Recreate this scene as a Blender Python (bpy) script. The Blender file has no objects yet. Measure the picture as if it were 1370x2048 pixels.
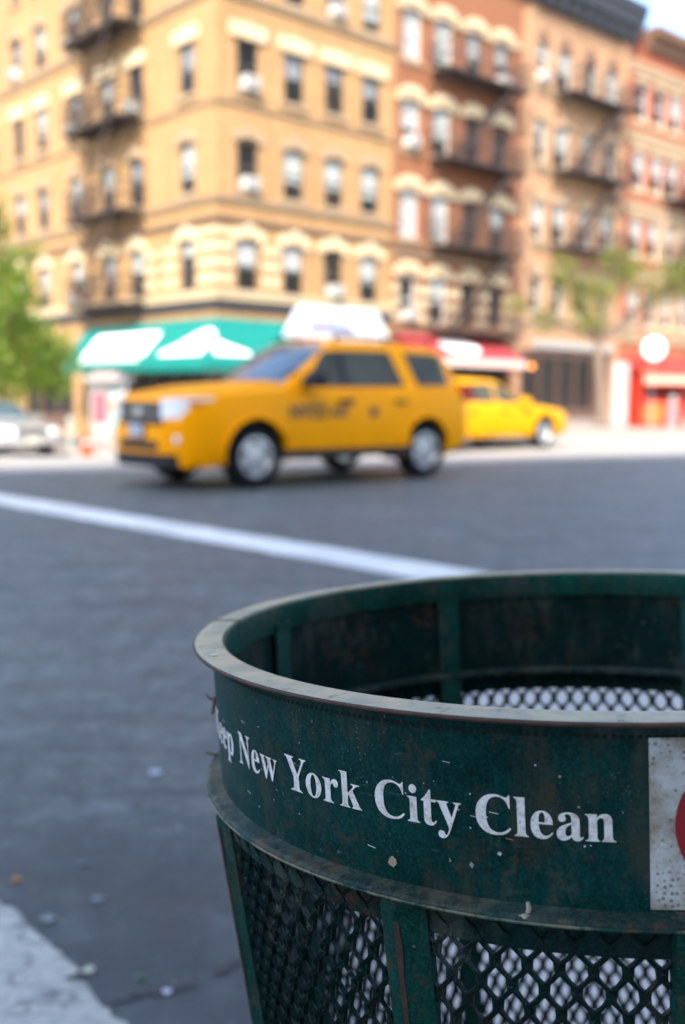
import bpy, bmesh, math, random
from mathutils import Vector, Matrix
from mathutils.geometry import tessellate_polygon
random.seed(11)
SC = bpy.context.scene
COL = SC.collection
rad = math.radians
sin, cos, pi = math.sin, math.cos, math.pi

# ------------------------------------------------------------------ camera
H = 1.12                                   # eye height above the road
PITCH = math.atan((1024 - 787) / 2000.0)
ROLL = rad(0.65)
FWD = Vector((0, cos(PITCH), -sin(PITCH)))
DOWN0 = Vector((0, -sin(PITCH), -cos(PITCH)))
RIGHT0 = Vector((1, 0, 0))
CR = RIGHT0 * cos(ROLL) - DOWN0 * sin(ROLL)
CD = RIGHT0 * sin(ROLL) + DOWN0 * cos(ROLL)
EYE = Vector((0, 0, H))
cd = bpy.data.cameras.new('camera')
cam = bpy.data.objects.new('camera', cd)
COL.objects.link(cam)
cam.matrix_world = Matrix(((CR.x, -CD.x, -FWD.x, EYE.x), (CR.y, -CD.y, -FWD.y, EYE.y), (CR.z, -CD.z, -FWD.z, EYE.z), (0, 0, 0, 1)))
cd.sensor_fit = 'HORIZONTAL'
cd.sensor_width = 24.0
cd.lens = 24.0 * 2000.0 / 1370.0           # a 35 mm lens
cd.clip_start = 0.02
cd.clip_end = 3000
cd.dof.use_dof = True
cd.dof.focus_distance = 0.565
cd.dof.aperture_fstop = 4.7
cd.dof.aperture_blades = 0
SC.camera = cam

# ------------------------------------------------------------------ sky and sun
SUN_H = Vector((-0.17, -0.985)).normalized()
SUN_EL = rad(42)
w = bpy.data.worlds.new('World')
SC.world = w
w.use_nodes = True
nt = w.node_tree
bg = nt.nodes['Background']
sky = nt.nodes.new('ShaderNodeTexSky')
sky.sky_type = 'NISHITA'
sky.sun_disc = False
sky.sun_elevation = SUN_EL
sky.sun_rotation = math.atan2(SUN_H.x, SUN_H.y)
sky.air_density = 1.0
sky.dust_density = 2.5
sky.ozone_density = 1.0
nt.links.new(sky.outputs[0], bg.inputs[0])
bg.inputs[1].default_value = 0.15
sl = bpy.data.lights.new('sun', 'SUN')
sl.energy = 2.1
sl.angle = rad(0.53)
sl.color = (1.0, 0.90, 0.75)
so = bpy.data.objects.new('sun', sl)
COL.objects.link(so)
TOSUN = Vector((SUN_H.x * cos(SUN_EL), SUN_H.y * cos(SUN_EL), sin(SUN_EL)))
so.rotation_euler = TOSUN.to_track_quat('Z', 'Y').to_euler()
so.location = (-10, -30, 40)
vs = SC.view_settings
vs.view_transform = 'Standard'
vs.look = 'None'
vs.exposure = 2.1
vs.gamma = 1.0
vs.use_curve_mapping = False
SC.cycles.max_bounces = 6
SC.cycles.diffuse_bounces = 3
SC.cycles.glossy_bounces = 3
SC.cycles.transparent_max_bounces = 16
SC.cycles.use_denoising = True
SC.cycles.sample_clamp_indirect = 6.0

# ------------------------------------------------------------------ helpers
def tag(o, label=None, cat=None, group=None, kind=None):
    if label: o['label'] = label
    if cat: o['category'] = cat
    if group: o['group'] = group
    if kind: o['kind'] = kind
    return o

def empty(name, loc=(0, 0, 0), rz=0.0):
    o = bpy.data.objects.new(name, None)
    COL.objects.link(o)
    o.location = loc
    o.rotation_euler = (0, 0, rz)
    return o

def obj(name, me, parent=None, loc=(0, 0, 0), rz=0.0, mat=None):
    o = bpy.data.objects.new(name, me)
    COL.objects.link(o)
    o.location = loc
    o.rotation_euler = (0, 0, rz)
    if mat is not None and len(me.materials) == 0:
        me.materials.append(mat)
    o.parent = parent
    return o

def copy_tree(o, parent=None):
    c = o.copy()
    COL.objects.link(c)
    c.parent = parent
    for ch in list(o.children):
        copy_tree(ch, c)
    return c

class MB:
    """collects shapes into one mesh"""
    def __init__(s):
        s.v = []; s.f = []
    def add(s, vs_, fs_):
        b = len(s.v)
        s.v += [tuple(p) for p in vs_]
        s.f += [tuple(i + b for i in f) for f in fs_]
    def box(s, x0, x1, y0, y1, z0, z1):
        s.add([(x0, y0, z0), (x1, y0, z0), (x1, y1, z0), (x0, y1, z0), (x0, y0, z1), (x1, y0, z1), (x1, y1, z1), (x0, y1, z1)],
              [(3, 2, 1, 0), (4, 5, 6, 7), (0, 1, 5, 4), (1, 2, 6, 5), (2, 3, 7, 6), (3, 0, 4, 7)])
    def bar(s, a, b, w_, h_=None):
        a = Vector(a); b = Vector(b); h_ = h_ or w_
        d = (b - a).normalized()
        up = Vector((0, 0, 1)) if abs(d.z) < .95 else Vector((1, 0, 0))
        u = d.cross(up).normalized() * (w_ / 2); v_ = d.cross(u).normalized() * (h_ / 2)
        P = [a - u - v_, a + u - v_, a + u + v_, a - u + v_, b - u - v_, b + u - v_, b + u + v_, b - u + v_]
        s.add(P, [(0, 1, 2, 3), (7, 6, 5, 4), (0, 4, 5, 1), (1, 5, 6, 2), (2, 6, 7, 3), (3, 7, 4, 0)])
    def tube(s, pts, r, n=8, r2=None, cap=True):
        pts = [Vector(p) for p in pts]; m = len(pts)
        rings = []
        for i, p in enumerate(pts):
            d = (pts[min(i + 1, m - 1)] - pts[max(i - 1, 0)]).normalized()
            up = Vector((0, 0, 1)) if abs(d.z) < .9 else Vector((1, 0, 0))
            u = d.cross(up).normalized(); v_ = d.cross(u).normalized()
            rr = r if r2 is None else r + (r2 - r) * i / (m - 1)
            if isinstance(r, (list, tuple)): rr = r[i]
            rings.append([p + u * rr * cos(2 * pi * k / n) + v_ * rr * sin(2 * pi * k / n) for k in range(n)])
        vs_ = [q for ring in rings for q in ring]
        fs_ = [(i * n + k, i * n + (k + 1) % n, (i + 1) * n + (k + 1) % n, (i + 1) * n + k) for i in range(m - 1) for k in range(n)]
        if cap: fs_ += [tuple(range(n))[::-1], tuple((m - 1) * n + k for k in range(n))]
        s.add(vs_, fs_)
    def lathe(s, prof, n=48, a0=0.0, a1=2 * pi, closed=True):
        """prof: list of (r,z); closed: profile loop is closed"""
        full = abs(a1 - a0) > 2 * pi - 1e-6
        m = n if full else n + 1
        k = len(prof); vs_ = []
        for i in range(m):
            a = a0 + (a1 - a0) * i / n
            vs_ += [(r * sin(a), -r * cos(a), z) for r, z in prof]
        fs_ = []
        for i in range(n):
            j = (i + 1) % m if full else i + 1
            for q in range(k if closed else k - 1):
                q2 = (q + 1) % k
                fs_.append((i * k + q, j * k + q, j * k + q2, i * k + q2))
        if closed and not full:
            fs_ += [tuple(range(k)), tuple(n * k + q for q in range(k))[::-1]]
        s.add(vs_, fs_)
    def prism(s, poly, d0, d1, axis='y'):
        """poly in (x,z) extruded along y (or (x,y) along z, (y,z) along x)"""
        def P(a, b, d):
            return (a, d, b) if axis == 'y' else ((a, b, d) if axis == 'z' else (d, a, b))
        n = len(poly)
        tr = tessellate_polygon([[Vector((a, b, 0)) for a, b in poly]])
        vs_ = [P(a, b, d0) for a, b in poly] + [P(a, b, d1) for a, b in poly]
        fs_ = [tuple(t) for t in tr] + [tuple(i + n for i in reversed(t)) for t in tr]
        fs_ += [(i, (i + 1) % n, n + (i + 1) % n, n + i) for i in range(n)]
        s.add(vs_, fs_)
    def grid(s, fn, nu, nv, thick=None):
        """fn(u,v) -> point, u,v in 0..1"""
        vs_ = [fn(i / nu, j / nv) for j in range(nv + 1) for i in range(nu + 1)]
        s.add(vs_, [(j * (nu + 1) + i, j * (nu + 1) + i + 1, (j + 1) * (nu + 1) + i + 1, (j + 1) * (nu + 1) + i) for j in range(nv) for i in range(nu)])
    def mesh(s, name, mat=None, smooth=False, fix=True, angle=35):
        me = bpy.data.meshes.new(name)
        me.from_pydata(s.v, [], s.f)
        if fix:
            bm = bmesh.new(); bm.from_mesh(me)
            bmesh.ops.recalc_face_normals(bm, faces=bm.faces)
            bm.to_mesh(me); bm.free()
        if mat is not None: me.materials.append(mat)
        if smooth:
            me.polygons.foreach_set('use_smooth', [True] * len(me.polygons))
            if angle is not None:
                me.set_sharp_from_angle(angle=rad(angle))
        me.update()
        return me
    def build(s, name, mat, parent=None, loc=(0, 0, 0), rz=0.0, smooth=False, angle=35, fix=True):
        return obj(name, s.mesh(name, mat, smooth, fix, angle), parent, loc, rz)

def lerp(xs, ys, x):
    if x <= xs[0]: return ys[0]
    for i in range(len(xs) - 1):
        if x <= xs[i + 1]:
            t = (x - xs[i]) / (xs[i + 1] - xs[i])
            return ys[i] + (ys[i + 1] - ys[i]) * t
    return ys[-1]

def sstep(t):
    t = max(0.0, min(1.0, t)); return t * t * (3 - 2 * t)

# ------------------------------------------------------------------ materials
class NB:
    def __init__(s, name):
        s.m = bpy.data.materials.new(name); s.m.use_nodes = True
        s.t = s.m.node_tree; s.b = s.t.nodes['Principled BSDF']; s.out = s.t.nodes['Material Output']
        s.tc = None
    def n(s, typ, **kw):
        nd = s.t.nodes.new(typ)
        for k, v in kw.items():
            if k in nd.inputs: nd.inputs[k].default_value = v
            else: setattr(nd, k, v)
        return nd
    def l(s, a, b): s.t.links.new(a, b)
    def co(s):
        if s.tc is None: s.tc = s.n('ShaderNodeTexCoord')
        return s.tc.outputs['Object']
    def mapped(s, scale=(1, 1, 1), loc=(0, 0, 0), rot=(0, 0, 0)):
        mp = s.n('ShaderNodeMapping'); mp.inputs['Scale'].default_value = scale
        mp.inputs['Location'].default_value = loc; mp.inputs['Rotation'].default_value = rot
        s.l(s.co(), mp.inputs[0]); return mp.outputs[0]
    def noise(s, scale, detail=4, rough=.55, vec=None, dist=0.0):
        nd = s.n('ShaderNodeTexNoise'); nd.inputs['Scale'].default_value = scale
        nd.inputs['Detail'].default_value = detail; nd.inputs['Roughness'].default_value = rough
        nd.inputs['Distortion'].default_value = dist
        s.l(vec or s.co(), nd.inputs['Vector']); return nd.outputs['Fac']
    def voro(s, scale, vec=None, feature='F1', rnd=1.0):
        nd = s.n('ShaderNodeTexVoronoi'); nd.feature = feature; nd.inputs['Scale'].default_value = scale
        nd.inputs['Randomness'].default_value = rnd
        s.l(vec or s.co(), nd.inputs['Vector']); return nd
    def ramp(s, fac, stops):
        r = s.n('ShaderNodeValToRGB'); e = r.color_ramp.elements
        while len(e) < len(stops): e.new(.5)
        for i, (p, c) in enumerate(stops):
            e[i].position = p; e[i].color = (c, c, c, 1) if isinstance(c, (int, float)) else (*c, 1)
        s.l(fac, r.inputs[0]); return r.outputs[0]
    def mix(s, fac, a, b, blend='MIX'):
        m = s.n('ShaderNodeMix'); m.data_type = 'RGBA'; m.blend_type = blend
        for i, q in ((0, fac), (6, a), (7, b)):
            if hasattr(q, 'links'): s.l(q, m.inputs[i])
            elif isinstance(q, (int, float)): m.inputs[i].default_value = q
            else: m.inputs[i].default_value = (*q, 1)
        return m.outputs[2]
    def math(s, op, a, b=0.0):
        m = s.n('ShaderNodeMath'); m.operation = op
        for i, q in enumerate((a, b)):
            if hasattr(q, 'links'): s.l(q, m.inputs[i])
            else: m.inputs[i].default_value = q
        return m.outputs[0]
    def color(s, c):
        if hasattr(c, 'links'): s.l(c, s.b.inputs['Base Color'])
        else: s.b.inputs['Base Color'].default_value = (*c, 1)
        return s
    def set(s, rough=None, metal=None, spec=None, coat=None):
        if rough is not None:
            if hasattr(rough, 'links'): s.l(rough, s.b.inputs['Roughness'])
            else: s.b.inputs['Roughness'].default_value = rough
        if metal is not None: s.b.inputs['Metallic'].default_value = metal
        if spec is not None: s.b.inputs['Specular IOR Level'].default_value = spec
        if coat is not None:
            s.b.inputs['Coat Weight'].default_value = coat; s.b.inputs['Coat Roughness'].default_value = .06
        return s
    def bump(s, h, strength=.3, dist=.01):
        b = s.n('ShaderNodeBump'); b.inputs['Strength'].default_value = strength; b.inputs['Distance'].default_value = dist
        s.l(h, b.inputs['Height']); s.l(b.outputs[0], s.b.inputs['Normal']); return s

def simple(name, c, rough=.6, metal=0.0, var=.12, scale=6.0, spec=None, coat=None):
    b = NB(name)
    if var:
        n = b.noise(scale, 5)
        d = tuple(x * (1 - var) for x in c); e = tuple(min(1, x * (1 + var)) for x in c)
        b.color(b.mix(b.ramp(n, [(.3, 0.0), (.7, 1.0)]), d, e))
    else: b.color(c)
    return b.set(rough, metal, spec, coat).m

def brick_mat(name, c1, c2, mortar, bw=.21, bh=.07):
    b = NB(name)
    sp = b.n('ShaderNodeSeparateXYZ'); b.l(b.co(), sp.inputs[0])
    # walls lie in x-z; side walls use y as well
    ad = b.math('ADD', sp.outputs[0], sp.outputs[1])
    cb = b.n('ShaderNodeCombineXYZ'); b.l(ad, cb.inputs[0]); b.l(sp.outputs[2], cb.inputs[1])
    br = b.n('ShaderNodeTexBrick'); b.l(cb.outputs[0], br.inputs['Vector'])
    br.inputs['Color1'].default_value = (*c1, 1); br.inputs['Color2'].default_value = (*c2, 1); br.inputs['Mortar'].default_value = (*mortar, 1)
    br.inputs['Scale'].default_value = 1.0; br.inputs['Brick Width'].default_value = bw; br.inputs['Row Height'].default_value = bh
    br.inputs['Mortar Size'].default_value = .006; br.inputs['Bias'].default_value = -.1
    n = b.noise(.7, 6, .6); st = b.noise(1.0, 5, .6, b.mapped((2.2, 2.2, .22)))
    c = b.mix(b.ramp(n, [(.35, 0.0), (.7, .5)]), br.outputs[0], tuple(x * .6 for x in c1))
    c = b.mix(b.ramp(st, [(.5, 0.0), (.75, .35)]), c, tuple(x * .5 for x in c2))
    b.color(c).set(.85)
    b.bump(br.outputs['Fac'], -.4, .006)
    return b.m

def stone_mat(name, c, var=.2):
    b = NB(name)
    n = b.noise(1.6, 6, .6); n2 = b.noise(14, 4)
    k = b.mix(b.ramp(n, [(.3, 0.0), (.7, 1.0)]), tuple(x * (1 - var) for x in c), c)
    k = b.mix(b.ramp(n2, [(.5, 0.0), (.8, .35)]), k, tuple(x * .55 for x in c))
    return b.color(k).set(.8).m

def glass_mat(name, tint=(.03, .04, .045), clear=.95):
    b = NB(name)
    b.color(tint).set(.04, 0, .6)
    tr = b.n('ShaderNodeBsdfTransparent'); tr.inputs[0].default_value = (.97, .98, .98, 1)
    mx = b.n('ShaderNodeMixShader'); lw = b.n('ShaderNodeLayerWeight'); lw.inputs[0].default_value = .35
    f = b.math('ADD', b.math('MULTIPLY', lw.outputs['Facing'], .5), 1 - clear)
    b.l(f, mx.inputs[0]); b.l(tr.outputs[0], mx.inputs[1]); b.l(b.b.outputs[0], mx.inputs[2]); b.l(mx.outputs[0], b.out.inputs[0])
    return b.m

M = {}
M['tan_brick'] = brick_mat('tan_brick', (.40, .232, .092), (.32, .165, .062), (.35, .26, .155))
M['red_brick'] = brick_mat('red_brown_brick', (.27, .102, .040), (.205, .068, .028), (.22, .12, .075))
M['peach_brick'] = brick_mat('peach_brick', (.42, .235, .125), (.34, .18, .09), (.36, .26, .18))
M['scarlet_brick'] = brick_mat('scarlet_brick', (.34, .092, .034), (.27, .062, .024), (.28, .15, .10))
M['grey_brick'] = brick_mat('grey_brick', (.62, .57, .50), (.55, .50, .44), (.6, .57, .52))  # tone made pale so the unseen block bounces light onto the street
M['cream_stone'] = stone_mat('cream_stone', (.58, .47, .30))
M['buff_stone'] = stone_mat('buff_stone', (.36, .26, .16))
M['brown_stone'] = stone_mat('brown_stone', (.22, .145, .095))
M['dark_cornice'] = stone_mat('dark_cornice_paint', (.035, .042, .055))
M['brown_cornice'] = stone_mat('brown_cornice_paint', (.16, .09, .055))
M['iron'] = simple('rusty_iron', (.045, .033, .03), .7, .2, .3, 9)
M['dark_sash'] = simple('dark_sash_paint', (.09, .075, .06), .5)
M['white_sash'] = simple('white_sash_paint', (.62, .64, .62), .5)
M['blind'] = simple('white_blind', (.78, .78, .74), .85, 0, .06, 3)
M['curtain'] = simple('grey_curtain', (.42, .42, .44), .9, 0, .2, 5)
M['pane'] = glass_mat('window_glass')
M['shop_glass'] = glass_mat('shop_glass', (.02, .03, .035), .93)
M['ac_white'] = simple('off_white_enamel', (.52, .51, .48), .5, 0, .08)
M['ac_grille'] = simple('grey_grille', (.30, .30, .29), .6)
M['shop_dark'] = simple('dark_shopfront', (.04, .035, .035), .5, 0, .3)
M['shop_brown'] = simple('brown_shopfront', (.10, .05, .035), .5, 0, .3)
M['timber'] = simple('warm_timber', (.42, .24, .10), .5, 0, .2)
M['teal_canvas'] = simple('teal_canvas', (.006, .160, .140), .75, 0, .1, 3, .2)
M['red_canvas'] = simple('red_canvas', (.29, .028, .034), .75, 0, .12, 3)
M['white_print'] = simple('white_print', (.82, .82, .80), .7, 0, .03)
M['steel'] = simple('galvanised_steel', (.42, .43, .44), .45, .6)
M['bark'] = simple('brown_bark', (.17, .125, .095), .9, 0, .35, 14)

def asphalt():
    b = NB('asphalt')
    big = b.noise(.35, 5, .6); mid = b.noise(2.2, 6, .65); fine = b.noise(60, 4, .7); blot = b.noise(6.5, 5, .6)
    tracks = b.noise(.9, 5, .6, b.mapped((.30, 1.7, 1), rot=(0, 0, rad(-14))))
    stain = b.noise(2.6, 6, .68, b.mapped((.55, 1.5, 1), rot=(0, 0, rad(-20))))
    agg = b.voro(220)
    c = b.mix(b.ramp(mid, [(.28, 0.0), (.72, 1.0)]), (.085, .087, .091), (.155, .155, .155))
    c = b.mix(b.ramp(big, [(.35, 0.0), (.7, .55)]), c, (.18, .178, .172))
    c = b.mix(b.ramp(tracks, [(.45, 0.0), (.68, .6)]), c, (.075, .078, .085))
    c = b.mix(b.ramp(stain, [(.48, 0.0), (.66, .75)]), c, (.050, .053, .058))
    c = b.mix(b.ramp(blot, [(.54, 0.0), (.74, .5)]), c, (.20, .20, .195))
    c = b.mix(b.ramp(b.noise(24, 5, .7), [(.52, 0.0), (.70, .6)]), c, (.055, .057, .062))
    c = b.mix(b.ramp(fine, [(.45, 0.0), (.8, .5)]), c, (.23, .23, .23))
    c = b.mix(b.ramp(agg.outputs['Distance'], [(.05, .35), (.25, 0.0)]), c, (.26, .255, .25))
    c = b.mix(b.ramp(b.noise(9.5, 7, .78), [(.44, 0.0), (.60, .85)]), c, (.055, .058, .062))
    c = b.mix(b.ramp(b.noise(13, 6, .75), [(.54, 0.0), (.66, .7)]), c, (.215, .212, .205))
    c = b.mix(b.ramp(b.noise(4.2, 5, .62), [(.46, 0.0), (.60, .55)]), c, (.060, .063, .068))
    c = b.mix(b.ramp(b.noise(5.4, 5, .62, b.mapped((1, 1, 1), loc=(7, 3, 0))), [(.54, 0.0), (.66, .5)]), c, (.20, .198, .192))
    pv = b.voro(34); ps = b.math('MULTIPLY', b.ramp(pv.outputs['Distance'], [(.10, 1.0), (.2, 0.0)]), b.ramp(pv.outputs['Color'], [(.55, 0.0), (.62, 1.0)]))
    c = b.mix(b.math('MULTIPLY', ps, .8), c, (.50, .49, .47))
    streak = b.noise(1.5, 5, .6, b.mapped((.45, 2.6, 1), loc=(3.1, .7, 0), rot=(0, 0, rad(-15))))
    c = b.mix(b.ramp(streak, [(.53, 0.0), (.60, .6)]), c, (.048, .050, .055))
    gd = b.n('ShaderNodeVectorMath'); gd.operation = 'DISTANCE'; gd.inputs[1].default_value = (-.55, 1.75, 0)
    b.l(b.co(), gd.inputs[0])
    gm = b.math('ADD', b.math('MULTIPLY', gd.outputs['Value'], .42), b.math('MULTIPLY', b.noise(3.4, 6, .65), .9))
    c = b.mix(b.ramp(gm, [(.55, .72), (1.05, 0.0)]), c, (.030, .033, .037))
    c = b.mix(1.0, c, (.93, 1.07, 1.06), 'MULTIPLY')
    b.color(c).set(b.ramp(mid, [(.3, .50), (.7, .66)]), 0, .5)
    b.bump(b.math('ADD', fine, agg.outputs['Distance']), .35, .004)
    return b.m
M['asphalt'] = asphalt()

def concrete(name, c):
    b = NB(name)
    n = b.noise(1.1, 6, .62); f = b.noise(40, 4, .6); sp = b.voro(9)
    k = b.mix(b.ramp(n, [(.3, 0.0), (.7, 1.0)]), tuple(x * .78 for x in c), c)
    k = b.mix(b.ramp(f, [(.5, 0.0), (.8, .3)]), k, tuple(x * .6 for x in c))
    k = b.mix(b.ramp(sp.outputs['Distance'], [(.03, .7), (.07, 0.0)]), k, tuple(x * .3 for x in c))
    return b.color(k).set(.85).bump(f, .3, .004).m
M['concrete'] = concrete('pavement_concrete', (.50, .475, .45))
M['road_concrete'] = concrete('sunlit_road_tone', (.36, .335, .30))  # pale tone stands in for sun on the road beyond the shadow
M['far_concrete'] = concrete('far_pavement_concrete', (.34, .29, .245))
M['kerb'] = concrete('granite_kerb', (.34, .33, .32))

def road_paint(name, c1, c2, wear_lo, crack_w):
    b = NB(name)
    n = b.noise(5, 7, .7); n2 = b.noise(26, 5, .7); big = b.noise(1.3, 4)
    wear = b.math('ADD', b.math('MULTIPLY', n, .6), b.math('MULTIPLY', n2, .4))
    k = b.mix(b.ramp(big, [(.3, 0.0), (.7, 1.0)]), c1, c2)
    k = b.mix(b.ramp(wear, [(wear_lo, 0.0), (wear_lo + .11, .85)]), k, (.17, .175, .175))
    if crack_w:
        rid = b.math('ABSOLUTE', b.math('SUBTRACT', b.noise(3.2, 5, .6, b.mapped((1, 1.8, 1), rot=(0, 0, .6))), .5)); k = b.mix(b.ramp(rid, [(crack_w * .15, .75), (crack_w * .6, 0.0)]), k, (.13, .135, .135))
        k = b.mix(b.ramp(b.noise(42, 5, .7), [(.5, 0.0), (.66, .6)]), k, (.22, .23, .225))
    return b.color(k).set(.7).bump(n2, .6, .006).m
M['road_paint'] = road_paint('road_paint', (.60, .61, .59), (.80, .79, .76), .545, 0)
M['old_paint'] = road_paint('worn_road_paint', (.39, .38, .335), (.53, .515, .455), .51, .03)
M['tar'] = simple('tar_seal', (.045, .047, .052), .55, 0, .3, 8)

# ------------------------------------------------------------------ ground
def zg(x, y):
    """the far street falls gently away to the left"""
    return -0.70 * sstep((y - 15) / 14.0) * sstep((2 - x) / 8.0) if y < 90 else -0.70 * sstep((2 - x) / 8.0)

def frange(a, b, s):
    out = []; x = a
    while x < b - 1e-6: out.append(x); x += s
    return out + [b]
mb = MB()
xs = [-1500, -600, -250, -120, -70] + frange(-45, 45, 1.5) + [70, 120, 250, 600, 1500]
ys = [-1500, -500, -150, -60, -30, -15] + frange(-8, 60, 1.5) + [80, 120, 250, 600, 1500]
mb.v = [(x, y, zg(x, y)) for y in ys for x in xs]
nx = len(xs)
mb.f = [(j * nx + i, j * nx + i + 1, (j + 1) * nx + i + 1, (j + 1) * nx + i) for j in range(len(ys) - 1) for i in range(nx - 1)]
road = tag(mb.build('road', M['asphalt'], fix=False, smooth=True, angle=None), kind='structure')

def sheet(name, poly, dz, step, mat, skirt=.2):
    bm = bmesh.new()
    f = bm.faces.new([bm.verts.new((x, y, 0)) for x, y in poly])
    bmesh.ops.recalc_face_normals(bm, faces=bm.faces)
    if f.normal.z < 0: bmesh.ops.reverse_faces(bm, faces=bm.faces)
    bx = [p[0] for p in poly]; by = [p[1] for p in poly]
    if step:
        for ax, lo, hi in ((0, min(bx), max(bx)), (1, min(by), max(by))):
            q = math.ceil(lo / step) * step
            while q < hi:
                co = (q, 0, 0) if ax == 0 else (0, q, 0); no = (1, 0, 0) if ax == 0 else (0, 1, 0)
                if -40 < q < 60:
                    bmesh.ops.bisect_plane(bm, geom=bm.verts[:] + bm.edges[:] + bm.faces[:], plane_co=co, plane_no=no)
                q += step
    for v in bm.verts: v.co.z = zg(v.co.x, v.co.y) + dz
    if skirt:
        ed = [e for e in bm.edges if len(e.link_faces) == 1]
        r = bmesh.ops.extrude_edge_only(bm, edges=ed)
        for v in [g for g in r['geom'] if isinstance(g, bmesh.types.BMVert)]: v.co.z -= skirt
        bmesh.ops.recalc_face_normals(bm, faces=bm.faces)
    me = bpy.data.meshes.new(name); bm.to_mesh(me); bm.free(); me.materials.append(mat)
    return tag(obj(name, me), kind='structure')

def kerb_line(name, pts, dz, wid=.16):
    """granite kerb stones along a polyline; the pavement lies on the left of the walking direction"""
    root = None
    P = [Vector((x, y, 0)) for x, y in pts]
    mbk = MB(); n = len(P)
    off = []
    for i in range(n):
        d = (P[min(i + 1, n - 1)] - P[max(i - 1, 0)]).normalized()
        off.append(Vector((-d.y, d.x, 0)))
    prof = []
    for i in range(n):
        a = P[i] - off[i] * .02; b_ = P[i] + off[i] * wid
        za = zg(a.x, a.y); zb = zg(b_.x, b_.y)
        prof.append([(a.x, a.y, za - .1), (a.x, a.y, za + dz - .015), (a.x + off[i].x * .015, a.y + off[i].y * .015, za + dz + .006), (b_.x, b_.y, zb + dz + .006), (b_.x, b_.y, zb - .1)])
    vs_ = [q for p in prof for q in p]
    mbk.add(vs_, [(i * 5 + k, (i + 1) * 5 + k, (i + 1) * 5 + k + 1, i * 5 + k + 1) for i in range(n - 1) for k in range(4)])
    return tag(mbk.build(name, M['kerb']), kind='structure')

KERB = .125
# pavement at our corner (the litter basket stands on it)
near = [(-.10, -6), (-.02, .6), (.02, 1.6), (.10, 2.4), (.26, 3.2), (.55, 3.95), (.98, 4.5), (1.6, 4.85), (2.6, 5.05), (5, 5.3), (12, 6.4), (40, 12), (60, -6)]
sheet('pavement_near', near, KERB, None, M['concrete'])
kerb_line('kerb_near', list(reversed(near[:12])), KERB)
far = [(-36, 57.7), (-14.1, 33.4), (-4.9, 23.2), (-4.2, 22.5), (-3.4, 22.1), (-2.4, 22.0), (8.4, 24.1), (13.0, 27.2), (40, 51.5), (90, 96.5), (60, 130), (-36, 100)]
sheet('pavement_far', far, KERB, 1.5, M['far_concrete'])
fine_edge = []
for i in range(9):
    a, b_ = far[i], far[i + 1]; m = max(1, int(math.hypot(b_[0] - a[0], b_[1] - a[1]) / 1.2))
    fine_edge += [(a[0] + (b_[0] - a[0]) * k / m, a[1] + (b_[1] - a[1]) * k / m) for k in range(m)]
kerb_line('kerb_far', fine_edge, KERB)
# pavement in front of the building behind us
# paler road sheet: sunlit brightness put into the colour, edge following the shadow line
sunlit_strip = [(-40, -3.6), (-12, 9.97), (-3.0, 14.35), (0, 15.75), (6.4, 18.85), (30, 30.2), (40, 51), (13.0, 27.0), (8.6, 23.9), (-2.4, 21.8), (-4.4, 22.3), (-14.3, 33.2), (-37, 58)]
sheet('sunlit_road_sheet', sunlit_strip, .004, 1.5, M['road_concrete'], 0)
# crosswalk lines
def jag_strip(name, a, b_, wid, n, amp, mat, dz=.004):
    a = Vector((*a, 0)); b_ = Vector((*b_, 0)); d = (b_ - a); L = d.length; d.normalize(); o = Vector((-d.y, d.x, 0))
    m = MB(); vs_ = []
    for i in range(n + 1):
        p = a + d * (L * i / n)
        for s in (-1, 1):
            q = p + o * (s * wid / 2 + random.uniform(-amp, amp))
            vs_.append((q.x, q.y, zg(q.x, q.y) + dz))
    m.add(vs_, [(2 * i, 2 * i + 2, 2 * i + 3, 2 * i + 1) for i in range(n)])
    return tag(m.build(name, mat, fix=False), kind='structure')
for o_ in (jag_strip('crosswalk_line', (-12.5, 18.97), (1.2, 5.62), .46, 160, .012, M['road_paint']),):
    for p_ in o_.data.polygons: p_.flip() if p_.normal.z < 0 else None
patch = [(-.74, 2.071), (-.679, 2.02), (-.640, 1.965), (-.618, 1.942), (-.567, 1.887), (-.513, 1.836), (-.499, 1.812), (-.524, 1.788), (-.505, 1.779), (-.476, 1.775), (-.456, 1.744), (-.427, 1.701), (-.386, 1.662), (-.30, 1.57), (-.16, 1.43), (-.30, 1.05), (-.9, 1.35), (-3.4, 4.1), (-3.05, 4.55), (-1.7, 3.12)]
fine_patch = []
for i_, (x, y) in enumerate(patch):
    x2, y2 = patch[(i_ + 1) % len(patch)]; n_ = max(1, int(math.hypot(x2 - x, y2 - y) / .014)) if i_ < 14 else 1
    for k_ in range(n_): fine_patch.append((x + (x2 - x) * k_ / n_ + (random.uniform(-.006, .006) if k_ else 0), y + (y2 - y) * k_ / n_ + (random.uniform(-.006, .006) if k_ else 0)))
mb = MB(); mb.prism(fine_patch, 0.0, .007, 'z')
tag(mb.build('crosswalk_line', M['old_paint']), kind='structure')
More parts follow.
